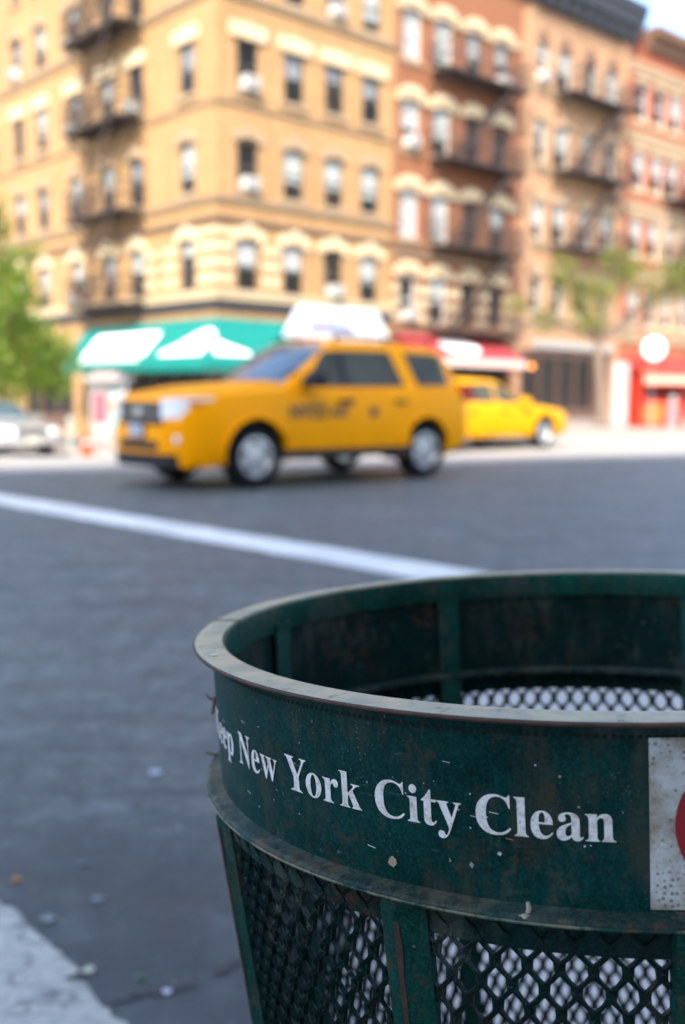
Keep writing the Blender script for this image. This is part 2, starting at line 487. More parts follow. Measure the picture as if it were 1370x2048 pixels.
# tar-filled cracks
def crack(pts, wid):
    m = MB(); vs_ = []
    for i, (x, y) in enumerate(pts):
        j = min(i + 1, len(pts) - 1); k = max(i - 1, 0)
        d = Vector((pts[j][0] - pts[k][0], pts[j][1] - pts[k][1])).normalized(); ww = wid * random.uniform(.5, 1.2)
        vs_ += [(x - d.y * ww, y + d.x * ww, .0035), (x + d.y * ww, y - d.x * ww, .0035)]
    m.add(vs_, [(2 * i, 2 * i + 1, 2 * i + 3, 2 * i + 2) for i in range(len(pts) - 1)])
    tag(m.build('tar_crack', M['tar']), kind='structure')
def wig(a, b_, n, amp):
    return [(a[0] + (b_[0] - a[0]) * i / n + random.uniform(-amp, amp), a[1] + (b_[1] - a[1]) * i / n + random.uniform(-amp, amp)) for i in range(n + 1)]
crack(wig((-.47, 1.71), (-.27, 1.79), 16, .011), .014)
crack(wig((-.24, 1.82), (.0, 1.99), 22, .010), .009)

# ------------------------------------------------------------------ buildings
CORNER = Vector((-3.91, 31.0, 0))
RZ = rad(42)                               # right-hand street: local x runs along it, local y goes into the block

def wall_mesh(name, mat, u0, u1, z0, z1, ops, reveal=.13):
    us = sorted(set([u0, u1] + [round(q, 3) for o in ops for q in (o[0] - o[2] / 2, o[0] + o[2] / 2)]))
    zs = sorted(set([z0, z1] + [round(q, 3) for o in ops for q in (o[1], o[1] + o[3])]))
    m = MB()
    for i in range(len(us) - 1):
        for j in range(len(zs) - 1):
            cu = (us[i] + us[i + 1]) / 2; cz = (zs[j] + zs[j + 1]) / 2
            if any(abs(cu - o[0]) < o[2] / 2 and o[1] < cz < o[1] + o[3] for o in ops): continue
            m.add([(us[i], 0, zs[j]), (us[i + 1], 0, zs[j]), (us[i + 1], 0, zs[j + 1]), (us[i], 0, zs[j + 1])], [(0, 1, 2, 3)])
    for o in ops:
        a, b_, c, d = o[0] - o[2] / 2, o[0] + o[2] / 2, o[1], o[1] + o[3]
        for (p, q) in (((a, c), (a, d)), ((a, d), (b_, d)), ((b_, d), (b_, c)), ((b_, c), (a, c))):
            m.add([(p[0], 0, p[1]), (q[0], 0, q[1]), (q[0], reveal, q[1]), (p[0], reveal, p[1])], [(0, 1, 2, 3)])
    return m.mesh(name, mat, fix=False)

_wc = {}
def window(root, rz, u, zb, w_, h_, sash, blind, kind='blind'):
    key = (round(w_, 2), round(h_, 2), sash)
    if key not in _wc:
        m = MB(); a, b_ = -w_ / 2 + .002, w_ / 2 - .002; t = .055
        m.box(a, a + t, .04, .11, .002, h_ - .002); m.box(b_ - t, b_, .04, .11, .002, h_ - .002)
        m.box(a + t, b_ - t, .04, .11, .002, t); m.box(a + t, b_ - t, .04, .11, h_ - t, h_ - .002)
        m.box(a + t, b_ - t, .035, .105, h_ * .5 - .025, h_ * .5 + .025)
        fr = m.mesh('window', M[sash])
        p1 = MB(); p1.box(a + t, b_ - t, .068, .074, t, h_ * .5 - .025)
        p2 = MB(); p2.box(a + t, b_ - t, .058, .064, h_ * .5 + .025, h_ - t)
        _wc[key] = (fr, p1.mesh('pane', M['pane']), p2.mesh('pane', M['pane']))
    fr, p1, p2 = _wc[key]
    c, s = cos(rz), sin(rz)
    o = obj('window', fr, root, (u * c, u * s, zb), rz)
    obj('pane', p1, o); obj('pane', p2, o)
    if blind:
        k2 = (key[:2], round(blind, 2), kind)
        if k2 not in _wc:
            m = MB(); a, b_ = -w_ / 2 + .058, w_ / 2 - .058
            hgt = h_ * blind; z1 = h_ - .03
            if kind == 'curtain':
                m.grid(lambda p, q: (a + (b_ - a) * p, .115 + .02 * sin(p * 34), z1 - hgt * q), 24, 1)
            else:
                m.box(a, b_, .085, .092, z1 - hgt, z1); m.box(a, b_, .082, .097, z1 - hgt - .02, z1 - hgt)
            _wc[k2] = m.mesh('window_' + kind, M['curtain' if kind == 'curtain' else 'blind'])
        obj('window_' + kind, _wc[k2], o)
    return o

def hood_mesh(key, w_, h_, mat, style, d=.10):
    k = ('hood', key)
    if k in _wc: return _wc[k]
    m = MB(); a = w_ / 2
    if style == 'flat':
        poly = [(-a, 0), (a, 0), (a + .03, h_), (.12, h_), (.09, h_ + .06), (-.09, h_ + .06), (-.12, h_), (-a - .03, h_)]
        m.prism(poly, -d, .03)
    elif style == 'arch':
        N = 10; ext = [(a * cos(pi * i / N), h_ * .35 + (h_ * .65) * sin(pi * i / N)) for i in range(N + 1)]
        inn = [(-a * .68 * cos(pi * i / N), h_ * .28 * sin(pi * i / N)) for i in range(N + 1)]
        m.prism([(a, 0)] + ext + [(-a, 0)] + [(x * 1.0, z) for x, z in inn], -d, .03)
        m.box(-.09, .09, -d - .05, -d + .01, h_ * .3, h_ + .08)
    elif style == 'eared':
        N = 8; top = [(a * .8 * cos(pi * i / N), h_ * .55 + h_ * .45 * sin(pi * i / N)) for i in range(N + 1)]
        m.prism([(a, 0), (a, h_ * .5)] + top + [(-a, h_ * .5), (-a, 0), (-a * .66, 0), (-a * .4, h_ * .18), (a * .4, h_ * .18), (a * .66, 0)], -d, .03)
        m.box(-a * .95, a * .95, -d - .05, -d + .01, h_ * .42, h_ * .56)
    elif style == 'pointed':
        m.prism([(-a, 0), (a, 0), (a * .8, h_ * .55), (0, h_), (-a * .8, h_ * .55)], -d, .03)
    _wc[k] = m.mesh('lintel', M[mat]); return _wc[k]

def sill_mesh(w_, mat):
    k = ('sill', w_, mat)
    if k not in _wc:
        m = MB(); m.box(-w_ / 2, w_ / 2, -.10, .12, -.13, -.004); m.box(-w_ / 2 + .06, w_ / 2 - .06, -.06, .05, -.2, -.13)
        _wc[k] = m.mesh('sill', M[mat])
    return _wc[k]

def place(root, rz, name, me, u, y, z):
    c, s = cos(rz), sin(rz)
    return obj(name, me, root, (u * c - y * s, u * s + y * c, z), rz)

def course(root, rz, name, mat, u0, u1, z0, z1, d=.08):
    m = MB(); m.box(u0, u1, -d, .02, z0, z1); m.box(u0, u1, -d - .05, -d + .005, z1 - (z1 - z0) * .35, z1 - .004)
    return obj(name, m.mesh(name, M[mat]), root, (0, 0, 0), rz)

def fire_escape(root, rz, u0, u1, levels, depth=.95, seed=0):
    o = empty('fire_escape', (0, 0, 0), rz); o.parent = root
    for u in (u0 + .1, u1 - .1):
        fe = MB(); fe.bar((u, -.03, levels[0] - .3), (u, -.03, levels[-1] + 1.0), .05); fe.build('post', M['iron'], o)
    for i, z in enumerate(levels):
        m = MB()
        for y in (-.05, -depth): m.box(u0, u1, y - .03, y + .03, z - .09, z)
        for u in (u0, u1 - .05): m.box(u, u + .05, -depth + .03, -.08, z - .09, z)
        n = 15
        for k in range(1, n): m.box(u0 + .052, u1 - .052, -.09 - (depth - .16) * k / n, -.09 - (depth - .16) * k / n + .034, z - .045, z - .012)
        for u in (u0 + .15, u1 - .15): m.bar((u, -.02, z - .75), (u, -depth + .06, z - .1), .05)
        obj('platform', m.mesh('platform', M['iron']), o)
        m = MB()
        for zz in (z + .45, z + .92):
            m.bar((u0, -depth, zz), (u1, -depth, zz), .04); m.bar((u0, -depth, zz), (u0, 0, zz), .04); m.bar((u1, -depth, zz), (u1, 0, zz), .04)
        k = int((u1 - u0) / .17)
        for q in range(k + 1):
            u = u0 + (u1 - u0) * q / k; m.bar((u, -depth, z), (u, -depth, z + .92), .022)
        for q in range(6):
            for u in (u0, u1): m.bar((u, -depth * q / 6, z), (u, -depth * q / 6, z + .92), .022)
        obj('railing', m.mesh('railing', M['iron']), o)
        if i < len(levels) - 1:
            z2 = levels[i + 1]; m = MB(); s = 1
            ua, ub = (u0 + .6, u1 - .7)
            for y in (-depth + .1, -depth + .55):
                m.bar((ua, y, z), (ub, y, z2), .05, .12)
            for q in range(1, 11):
                t = q / 11; m.box(ua + (ub - ua) * t - .09, ua + (ub - ua) * t + .09, -depth + .1, -depth + .55, z + (z2 - z) * t - .015, z + (z2 - z) * t + .015)
            obj('stair', m.mesh('stair', M['iron']), o)
    return o

def shell(root, x0, x1, y1, z0, z1, mat, left=True):
    m = MB()
    if left: m.add([(x0, 0, z0), (x0, y1, z0), (x0, y1, z1), (x0, 0, z1)], [(0, 1, 2, 3)])
    m.add([(x1, 0, z0), (x1, y1, z0), (x1, y1, z1), (x1, 0, z1)], [(3, 2, 1, 0)])
    m.add([(x0, y1, z0), (x1, y1, z0), (x1, y1, z1), (x0, y1, z1)], [(3, 2, 1, 0)])
    m.add([(x0, 0, z1), (x1, 0, z1), (x1, y1, z1), (x0, y1, z1)], [(0, 1, 2, 3)])
    return obj('party_wall', m.mesh('party_wall', M[mat], fix=False), root)

AC_PROTO = []
def air_con(root, rz, u, zb, label):
    if not AC_PROTO:
        m = MB(); m.box(-.27, .27, -.30, .03, 0, .36); a = m.mesh('casing', M['ac_white'])
        g = MB()
        for k in range(7): g.box(-.23, .23, -.312, -.296, .03 + .043 * k, .05 + .043 * k)
        AC_PROTO.extend([a, g.mesh('grille', M['ac_grille'])])
    c, s = cos(rz), sin(rz)
    lp = Vector((u * c, u * s, zb + .06))
    wp = Matrix.Rotation(RZ, 3, 'Z') @ lp + CORNER
    t = empty('air_conditioner', wp, RZ + rz)
    tag(t, label, 'air conditioner', 'window air conditioners')
    obj('casing', AC_PROTO[0], t); obj('grille', AC_PROTO[1], t)
    return t

# --- the tan corner building
LZ = -pi / 2
b1 = empty('apartment_building', CORNER, RZ)
tag(b1, 'tan brick corner apartment building above the teal awning, with cream stone bands', 'building', 'brick apartment buildings')
TOP1 = 19.0
W1, H1 = .82, 1.52
rows1 = [4.27, 7.24, 10.2, 13.16, 16.1]
colsR = [1.17, 3.0, 4.7, 6.35]
colsL = [-1.55, -4.65, -6.5, -8.9, -11.55, -13.6, -16.2, -18.4, -21.0, -23.2]
opsR = [(u, z, W1, H1) for z in rows1 for u in colsR] + [(3.7, -.3, 5.6, 2.9)]
opsL = [(u, z, W1, H1) for z in rows1 for u in colsL] + [(-3.3, -.3, 5.4, 2.7), (-7.9, -.4, 1.5, 2.5), (-11.5, -.35, 4.2, 2.6)]
obj('wall', wall_mesh('wall', M['tan_brick'], 0, 7.45, -1.5, TOP1, opsR), b1)
obj('wall', wall_mesh('wall', M['tan_brick'], -26, 0, -1.5, TOP1, opsL), b1, (0, 0, 0), LZ)
shell(b1, 0, 7.45, 26, -1.5, TOP1, 'tan_brick', left=False)
blR = {(0, 0): .52, (1, 0): .5, (2, 0): 0, (3, 0): .55, (0, 1): 0, (1, 1): .6, (2, 1): .58, (3, 1): .62, (0, 2): 0, (1, 2): .5, (2, 2): .3, (3, 2): .4, (1, 3): .4, (3, 3): .7, (2, 3): .3}
for r_, z in enumerate(rows1):
    for c_, u in enumerate(colsR):
        bl = blR.get((c_, r_), random.choice([0, .4, .6]))
        window(b1, 0, u, z, W1, H1, 'dark_sash', bl, 'curtain' if (r_ == 2 and c_ > 0) else 'blind')
        if r_ == 2 or r_ > 3: place(b1, 0, 'lintel', hood_mesh('b1flat', 1.36, .42, 'cream_stone', 'flat'), u, 0, z + H1 + .02)
        elif r_ == 0: place(b1, 0, 'lintel', hood_mesh('b1arch', 1.34, .5, 'cream_stone', 'arch'), u, 0, z + H1 - .06)
        else: place(b1, 0, 'lintel', hood_mesh('b1brown', 1.12, .42, 'buff_stone', 'arch'), u, 0, z + H1 - .04)
        if r_: place(b1, 0, 'sill', sill_mesh(1.15, 'buff_stone'), u, 0, z)
blL = {(0, 0): .25, (1, 0): .5, (0, 1): .62, (1, 1): .5, (0, 2): .55, (1, 2): 0, (2, 0): .6, (2, 1): .45, (2, 2): .4, (4, 2): .6, (4, 3): .55, (5, 3): .7, (3, 3): .3, (4, 1): .5, (5, 1): .4}
for r_, z in enumerate(rows1):
    for c_, u in enumerate(colsL):
        bl = blL.get((c_, r_), random.choice([0, 0, .45, .6]))
        window(b1, LZ, u, z, W1, H1, 'dark_sash', bl, 'curtain' if (c_ + r_) % 3 == 2 else 'blind')
        if r_ == 2 or r_ > 3: place(b1, LZ, 'lintel', hood_mesh('b1flat', 1.36, .42, 'cream_stone', 'flat'), u, 0, z + H1 + .02)
        elif r_ == 0: place(b1, LZ, 'lintel', hood_mesh('b1arch', 1.34, .5, 'cream_stone', 'arch'), u, 0, z + H1 - .06)
        else: place(b1, LZ, 'lintel', hood_mesh('b1brown', 1.12, .42, 'buff_stone', 'arch'), u, 0, z + H1 - .04)
        if r_: place(b1, LZ, 'sill', sill_mesh(1.15, 'buff_stone'), u, 0, z)
for rz, a, b_ in ((0, .0, 7.44), (LZ, -25.9, .0)):
    e = .09
    aa, bb = (a - (e if rz == 0 else 0), b_ + (0 if rz == 0 else e - .004))
    course(b1, rz, 'string_course', 'buff_stone', aa, bb, 6.86, 7.04, .085)
    course(b1, rz, 'string_course', 'brown_stone', aa, bb, 6.28, 6.44, .085)
    course(b1, rz, 'sill_course', 'cream_stone', aa, bb, 3.98, 4.24, .085)
    course(b1, rz, 'shop_cornice', 'dark_cornice', aa, bb, 3.66, 3.90, .085)
    course(b1, rz, 'string_course', 'buff_stone', aa, bb, 12.84, 13.02, .085)
    course(b1, rz, 'string_course', 'buff_stone', aa, bb, 9.72, 9.84, .04)
# cream rustication blocks round the corner and between the low windows
for rz, spans in ((0, [(-.052, .60), (1.74, 2.42)]), (LZ, [(-.98, .048), (-3.0, -2.12), (-4.08, -3.4)])):
    for a, b_ in spans:
        for k in range(3):
            z = 4.46 + .48 * k
            m = MB(); m.box(a, b_, -.05, .02, z, z + .26)
            obj('stone_band', m.mesh('stone_band', M['cream_stone']), b1, (0, 0, 0), rz)
for rz, spans in ((0, [(-.058, .62)]), (LZ, [(-.98, .052)])):
    for a, b_ in spans:
        m = MB(); m.box(a, b_, -.056, .02, 5.9, 6.1); obj('stone_band', m.mesh('stone_band', M['cream_stone']), b1, (0, 0, 0), rz)
fire_escape(b1, LZ, -8.0, -4.05, [4.05, 7.06, 10.02, 12.98, 15.9])
# shop fronts under the awning
def shopfront(root, rz, u, zb, w_, h_, n, mat):
    m = MB(); a, b_ = -w_ / 2 + .003, w_ / 2 - .003
    m.box(a, b_, .06, .2, .003, .55); m.box(a, b_, .06, .2, h_ - .3, h_ - .003)
    for k in range(n + 1):
        x = a + (b_ - a - .08) * k / n; m.box(x, x + .08, .05, .18, .55, h_ - .3)
    o = place(root, rz, 'shopfront', m.mesh('shopfront', M[mat]), u, 0, zb)
    for k in range(n):
        x0 = a + (b_ - a - .08) * k / n + .08; x1 = a + (b_ - a - .08) * (k + 1) / n
        q = MB(); q.box(x0, x1, .11, .118, .55, h_ - .3); obj('pane', q.mesh('pane', M['shop_glass']), o)
    m = MB(); m.box(a, b_, 1.2, 1.3, 0, h_); obj('display_back', m.mesh('display_back', M['shop_brown']), o)
    return o
shopfront(b1, 0, 3.7, -.3, 5.6, 2.9, 4, 'shop_dark')
shopfront(b1, LZ, -3.3, -.3, 5.4, 2.7, 4, 'shop_dark')
shopfront(b1, LZ, -11.5, -.35, 4.2, 2.6, 3, 'shop_brown')
m = MB(); m.box(-.55, .55, .06, .13, 0, 2.1); d_ = place(b1, LZ, 'door', m.mesh('door', M['timber']), -7.9, 0, -.4)
q = MB(); q.box(-.3, .3, .04, .058, .35, 1.85); obj('panel', q.mesh('panel', M['cream_stone']), d_)
q = MB(); q.box(.42, .46, .0, .06, .95, 1.15); obj('door_handle', q.mesh('door_handle', M['steel']), d_)
air_con(b1, 0, 1.17, rows1[2], 'white air conditioner in the fourth-floor window right of the tan corner, long street side')
air_con(b1, 0, 1.17, rows1[1], 'white air conditioner in the third-floor window just right of the tan corner')
air_con(b1, 0, 4.7, rows1[0], 'white air conditioner in the second-floor window directly above the white rooftop sign')
air_con(b1, 0, 4.7, rows1[3], 'white air conditioner in the topmost visible right-hand window row of the tan building')
air_con(b1, LZ, -4.65, rows1[2], 'white air conditioner in the fourth-floor window beside the left fire escape')
air_con(b1, LZ, -8.9, rows1[2], 'white air conditioner left of the left fire escape, fourth floor')
air_con(b1, LZ, -8.9, rows1[3], 'white air conditioner left of the left fire escape, fifth floor')
air_con(b1, LZ, -13.6, rows1[3], 'white air conditioner in the high window at the far left edge')
air_con(b1, LZ, -8.9, rows1[0], 'white air conditioner in the second-floor window beside the left tree')

# --- red-brown building
b2 = empty('apartment_building', CORNER, RZ)
tag(b2, 'red-brown brick building with cream eared lintels beside the tan corner block', 'building', 'brick apartment buildings')
W2, H2 = .80, 1.6
rows2 = [3.72, 6.66, 9.70, 12.72]
cols2 = [8.25, 9.87, 11.55, 13.15]
ops2 = [(u, z, W2, H2) for z in rows2 for u in cols2] + [(11.0, -.2, 6.2, 2.75)]
obj('wall', wall_mesh('wall', M['red_brick'], 7.452, 14.38, -1.5, 17.6, ops2), b2)
shell(b2, 7.456, 14.38, 26, -1.5, 17.6, 'red_brick')
bl2 = {(0, 3): .92, (1, 3): .8, (2, 3): .55, (3, 3): .4, (0, 2): .5, (1, 2): .6, (2, 2): 0, (3, 2): 0, (0, 1): .92, (1, 1): .88, (2, 1): 0, (3, 1): .4, (0, 0): 0, (1, 0): .35}
for r_, z in enumerate(rows2):
    for c_, u in enumerate(cols2):
        window(b2, 0, u, z, W2, H2, 'white_sash' if c_ < 2 else 'dark_sash', bl2.get((c_, r_), 0))
        place(b2, 0, 'lintel', hood_mesh('b2ear', 1.42, .56, 'cream_stone', 'eared', .14), u, 0, z + H2 - .02)
        if r_: place(b2, 0, 'sill', sill_mesh(1.15, 'buff_stone'), u, 0, z)
for z0, z1, mt in ((8.28, 8.44, 'cream_stone'), (14.36, 14.5, 'cream_stone'), (6.16, 6.34, 'brown_stone'), (3.30, 3.52, 'brown_stone'), (5.98, 6.12, 'buff_stone')):
    for a, b_ in ((7.47, 7.62), (8.9, 9.2), (10.5, 10.86), (12.2, 12.5), (13.8, 14.36)) if mt == 'cream_stone' else ((7.47, 14.36),):
        course(b2, 0, 'string_course', mt, a, b_, z0, z1, .07)
for a, b_ in ((7.5, 7.78), (8.72, 9.4), (10.34, 11.06), (12.02, 12.68), (13.62, 14.34)):
    for k in range(3):
        m = MB(); m.box(a, b_, -.06, .02, 3.72 + .5 * k, 4.0 + .5 * k); obj('stone_band', m.mesh('stone_band', M['cream_stone']), b2)
course(b2, 0, 'cornice', 'brown_cornice', 7.46, 14.37, 16.7, 17.6, .45)
fire_escape(b2, 0, 9.25, 13.75, [3.45, 6.5, 9.54, 12.56])
shopfront(b2, 0, 11.0, -.2, 6.2, 2.75, 5, 'shop_brown')
air_con(b2, 0, 8.25, rows2[2], 'white air conditioner in the red-brown building, window column next to the tan building')
air_con(b2, 0, 13.15, rows2[2] + 3.02, 'white air conditioner at the right end of the red-brown building, top floor')
air_con(b2, 0, 8.25, rows2[0], 'pale air conditioner in the lowest window of the red-brown building, above the red awning')

# --- peach building with the dark cornice
b3 = empty('apartment_building', CORNER, RZ)
tag(b3, 'peach brick building with a heavy dark cornice and pointed window heads', 'building', 'brick apartment buildings')
W3, H3 = .78, 1.5
rows3 = [4.5, 7.42, 10.44, 13.42]
cols3 = [15.6, 17.15, 18.9, 20.5]
ops3 = [(u, z, W3, H3) for z in rows3 for u in cols3] + [(18.1, 0.0, 6.4, 3.0)]
obj('wall', wall_mesh('wall', M['peach_brick'], 14.384, 21.78, -1.5, 16.4, ops3), b3)
shell(b3, 14.388, 21.78, 26, -1.5, 16.4, 'peach_brick')
bl3 = {(0, 3): .25, (1, 3): .55, (3, 3): .75, (0, 2): .2, (1, 2): .6, (0, 1): .6, (1, 1): .55, (2, 1): .5, (0, 0): 0}
for r_, z in enumerate(rows3):
    for c_, u in enumerate(cols3):
        window(b3, 0, u, z, W3, H3, 'white_sash', bl3.get((c_, r_), random.choice([0, .4])))
        if r_ == 3: place(b3, 0, 'lintel', hood_mesh('b3pt', .95, .62, 'brown_cornice', 'pointed', .06), u, 0, z + H3 - .02)
        else: place(b3, 0, 'lintel', hood_mesh('b3f%d' % r_, 1.2, .4, 'buff_stone', 'arch' if r_ == 2 else 'flat'), u, 0, z + H3 - .02)
        place(b3, 0, 'sill', sill_mesh(1.1, 'buff_stone'), u, 0, z)
for z0, z1 in ((13.0, 13.2), (10.0, 10.2), (7.0, 7.2), (3.9, 4.2)):
    course(b3, 0, 'string_course', 'buff_stone', 14.40, 21.76, z0, z1, .07)
m = MB()
m.prism([(0, 16.3), (-.25, 16.3), (-.34, 16.75), (-.60, 16.85), (-.72, 17.35), (-.80, 17.4), (-.80, 17.75), (0, 17.75)], 14.2, 21.95, 'x')
obj('cornice', m.mesh('cornice', M['dark_cornice']), b3)
for k in range(9):
    m = MB(); m.box(-.07, .07, -.58, -.25, 16.32, 16.82); obj('bracket', m.mesh('bracket', M['dark_cornice']), b3, (14.7 + .83 * k, 0, 0))
for u in (14.9, 21.3):
    m = MB(); m.box(u - .3, u + .3, -.10, .02, 4.2, 16.3); obj('pilaster', m.mesh('pilaster', M['peach_brick']), b3)
fire_escape(b3, 0, 16.5, 21.0, [7.2, 10.2, 13.24])
shopfront(b3, 0, 18.1, 0.0, 6.4, 3.0, 5, 'shop_brown')
m = MB(); m.box(15.6, 21.2, -.16, .02, 3.08, 3.38); obj('sign_board', m.mesh('sign_board', M['ac_grille']), b3)
air_con(b3, 0, 15.6, rows3[3], 'white air conditioner on the top floor of the peach building')

# --- scarlet building with cream trim, far right
b4 = empty('apartment_building', CORNER, RZ)
tag(b4, 'scarlet brick building with pale stone bands at the far right edge', 'building', 'brick apartment buildings')
W4, H4 = .85, 1.55
rows4 = [4.4, 7.5, 10.4, 13.35]
cols4 = [22.85, 24.35, 25.75, 27.3, 28.7]
ops4 = [(u, z, W4, H4) for z in rows4 for u in cols4] + [(25.8, .1, 6.6, 2.9)]
obj('wall', wall_mesh('wall', M['scarlet_brick'], 21.784, 29.8, -1.5, 17.0, ops4), b4)
shell(b4, 21.79, 29.8, 26, -1.5, 17.0, 'scarlet_brick')
for r_, z in enumerate(rows4):
    for c_, u in enumerate(cols4):
        window(b4, 0, u, z, W4, H4, 'white_sash', random.choice([.4, .5, .6, 0]))
        place(b4, 0, 'sill', sill_mesh(1.15, 'cream_stone'), u, 0, z)
        place(b4, 0, 'lintel', hood_mesh('b4f', 1.2, .3, 'buff_stone', 'flat', .07), u, 0, z + H4 + .01)
for z0, z1 in ((15.3, 15.75), (12.3, 12.85), (9.3, 9.8), (6.4, 6.9), (3.6, 4.1)):
    course(b4, 0, 'string_course', 'buff_stone', 21.80, 29.78, z0, z1, .10)
for u in (25.05, 26.52, 28.0):
    m = MB(); m.box(u - .22, u + .22, -.16, .02, 4.1, 9.3); obj('pilaster', m.mesh('pilaster', M['buff_stone']), b4)
m = MB(); m.prism([(0, 16.4), (-.2, 16.4), (-.3, 16.8), (-.6, 16.95), (-.65, 17.3), (0, 17.3)], 23.0, 29.9, 'x')
obj('cornice', m.mesh('cornice', M['brown_cornice']), b4)
m = MB(); m.lathe([(.02, 17.2), (.34, 17.2), (.34, 17.5), (.22, 17.7), (.30, 18.0), (.2, 18.3), (.02, 18.4)], 12, closed=False)
obj('finial', m.mesh('finial', M['brown_stone'], True), b4, (22.5, .1, -.4))
fire_escape(b4, 0, 25.0, 28.9, [7.3, 10.2])
shopfront(b4, 0, 25.8, .1, 6.6, 2.9, 5, 'shop_dark')

# --- the block behind the photographer (its shadow lies over our side of the street)
b5 = empty('apartment_building', (-26, -18.3, 0), math.atan2(.437, .90) + pi)
tag(b5, 'tall grey brick apartment block behind the litter basket, shading the near roadway', 'building', 'brick apartment buildings')
TOP5 = 22.0
ops5 = [(-u, z, 1.2, 1.7) for u in frange(-12, 42, 3.375) for z in (4.6, 7.8, 11, 14.2, 17.4)]
obj('wall', wall_mesh('wall', M['grey_brick'], -45, 15, -1, TOP5, ops5), b5)
m = MB(); m.box(-45, 15, .3, 18, -1, TOP5 - .01); obj('core', m.mesh('core', M['shop_dark']), b5)
_bw = MB(); _bw.box(-.6, .6, .12, .16, 0, 1.7); _bwm = _bw.mesh('window', M['dark_sash'])
_bp = MB(); _bp.box(-.52, .52, .10, .118, .08, 1.62); _bpm = _bp.mesh('pane', simple('dark_window', (.03, .035, .04), .05, 0, 0))
for u, z, _, _ in ops5:
    o = obj('window', _bwm, b5, (u, 0, z)); obj('pane', _bpm, o)
course(b5, 0, 'cornice', 'buff_stone', -45, 15, 21.2, 21.98, .4)

# ------------------------------------------------------------------ awnings and signs on the corner shops
def frame_pt(rz, u, y, z):
    c, s = cos(rz), sin(rz)
    return Matrix.Rotation(RZ, 3, 'Z') @ Vector((u * c - y * s, u * s + y * c, z)) + CORNER

aw = empty('shop_awning', CORNER, RZ)
tag(aw, 'teal corner awning with white lettering panels below the tan building', 'awning', 'shop awnings')
D = 1.35; zt, zb_, zv = 3.38, 1.98, 1.68
# canopy in the b1 frame: right street side along +x at y=0, left street side along +y at x=0
UR, UL = 5.4, 7.9
m = MB()
pts = [(0, -.10, zt), (UR, -.10, zt), (UR, -D, zb_), (-D, -D, zb_), (-.10, -.10, zt), (-.10, UL, zt), (-D, UL, zb_)]
m.add(pts, [(0, 1, 2, 3), (4, 0, 3), (4, 3, 6, 5)])
m.add([(UR, -.10, zt), (UR, -D, zb_), (UR, -.1, zb_)], [(0, 1, 2)]); m.add([(-.10, UL, zt), (-D, UL, zb_), (-.1, UL, zb_)], [(0, 1, 2)])
obj('canopy', m.mesh('canopy', M['teal_canvas'], fix=False), aw)
m = MB()
def scallop(p0, p1, n):
    p0 = Vector(p0); p1 = Vector(p1)
    for k in range(n):
        a = p0.lerp(p1, k / n); b_ = p0.lerp(p1, (k + 1) / n); q = a.lerp(b_, .5)
        m.add([(a.x, a.y, zb_), (b_.x, b_.y, zb_), (b_.x, b_.y, zv + .08), (q.x, q.y, zv), (a.x, a.y, zv + .08)], [(0, 1, 2, 3, 4)])
scallop((UR, -D - .004, 0), (-D - .004, -D - .004, 0), 16); scallop((-D - .004, -D - .004, 0), (-D - .004, UL, 0), 22)
obj('valance', m.mesh('valance', M['teal_canvas'], fix=False), aw)
m = MB()
for u in (0.4, 2.0, 3.6, 5.2): m.bar((u, -.12, zb_ - .05), (u, -D + .05, zb_ - .05), .03)
for v in (0.4, 2.2, 4.0, 5.8, 7.6): m.bar((-.12, v, zb_ - .05), (-D + .05, v, zb_ - .05), .03)
obj('frame', m.mesh('frame', M['steel']), aw)
# white panels lie on the slope
def on_slope_L(v, t): return (-.10 - (D - .10) * t - .015, v, zt - (zt - zb_) * t + .012)
def on_slope_R(u, t): return (u, -.10 - (D - .10) * t - .015, zt - (zt - zb_) * t + .012)
m = MB(); m.grid(lambda p, q: on_slope_L(6.5 - 4.1 * p, .26 + .56 * q), 4, 3); obj('white_panel', m.mesh('white_panel', M['white_print'], fix=False), aw)
m = MB()
for k in range(13): m.grid(lambda p, q: on_slope_L(6.35 - .30 * k - .2 * p, .87 + .08 * q), 1, 1)
obj('lettering', m.mesh('lettering', M['white_print'], fix=False), aw)
m = MB()
hill = lambda t: lerp([0, .18, .36, .5, .64, .82, 1], [.76, .62, .36, .26, .36, .62, .76], t)
m.grid(lambda p, q: on_slope_L(1.5 - 2.35 * p, .84 - (.84 - hill(p * .66)) * q), 18, 3)
m.grid(lambda p, q: on_slope_R(-.85 + 1.3 * p, .84 - (.84 - hill(.66 + p * .34)) * q), 10, 3)
obj('white_emblem', m.mesh('white_emblem', M['white_print'], fix=False), aw)

rw = empty('shop_awning', CORNER, RZ)
tag(rw, 'red sloping awning with a white oval and pale valance on the red-brown building', 'awning', 'shop awnings')
U0, U1 = 7.75, 13.3; zt, zb_, zv = 3.30, 2.42, 2.16; D = 1.5
m = MB(); m.add([(U0, -.05, zt), (U1, -.05, zt), (U1, -D, zb_), (U0, -D, zb_)], [(0, 3, 2, 1)])
m.add([(U0, -.05, zt), (U0, -D, zb_), (U0, -.05, zb_)], [(0, 1, 2)]); m.add([(U1, -.05, zt), (U1, -D, zb_), (U1, -.05, zb_)], [(0, 1, 2)])
obj('canopy', m.mesh('canopy', M['red_canvas'], fix=False), rw)
m = MB(); m.box(U0, U1, -D - .012, -D - .004, zv, zb_); obj('valance', m.mesh('valance', simple('pink_white_canvas', (.66, .50, .46), .7)), rw)
m = MB(); N = 20
ov = [(10.3 + 1.0 * cos(2 * pi * k / N), .5 + .34 * sin(2 * pi * k / N)) for k in range(N)]
m.add([(u, -.05 - (D - .05) * t - .006, zt - (zt - zb_) * t + .012) for u, t in ov], [tuple(range(N))])
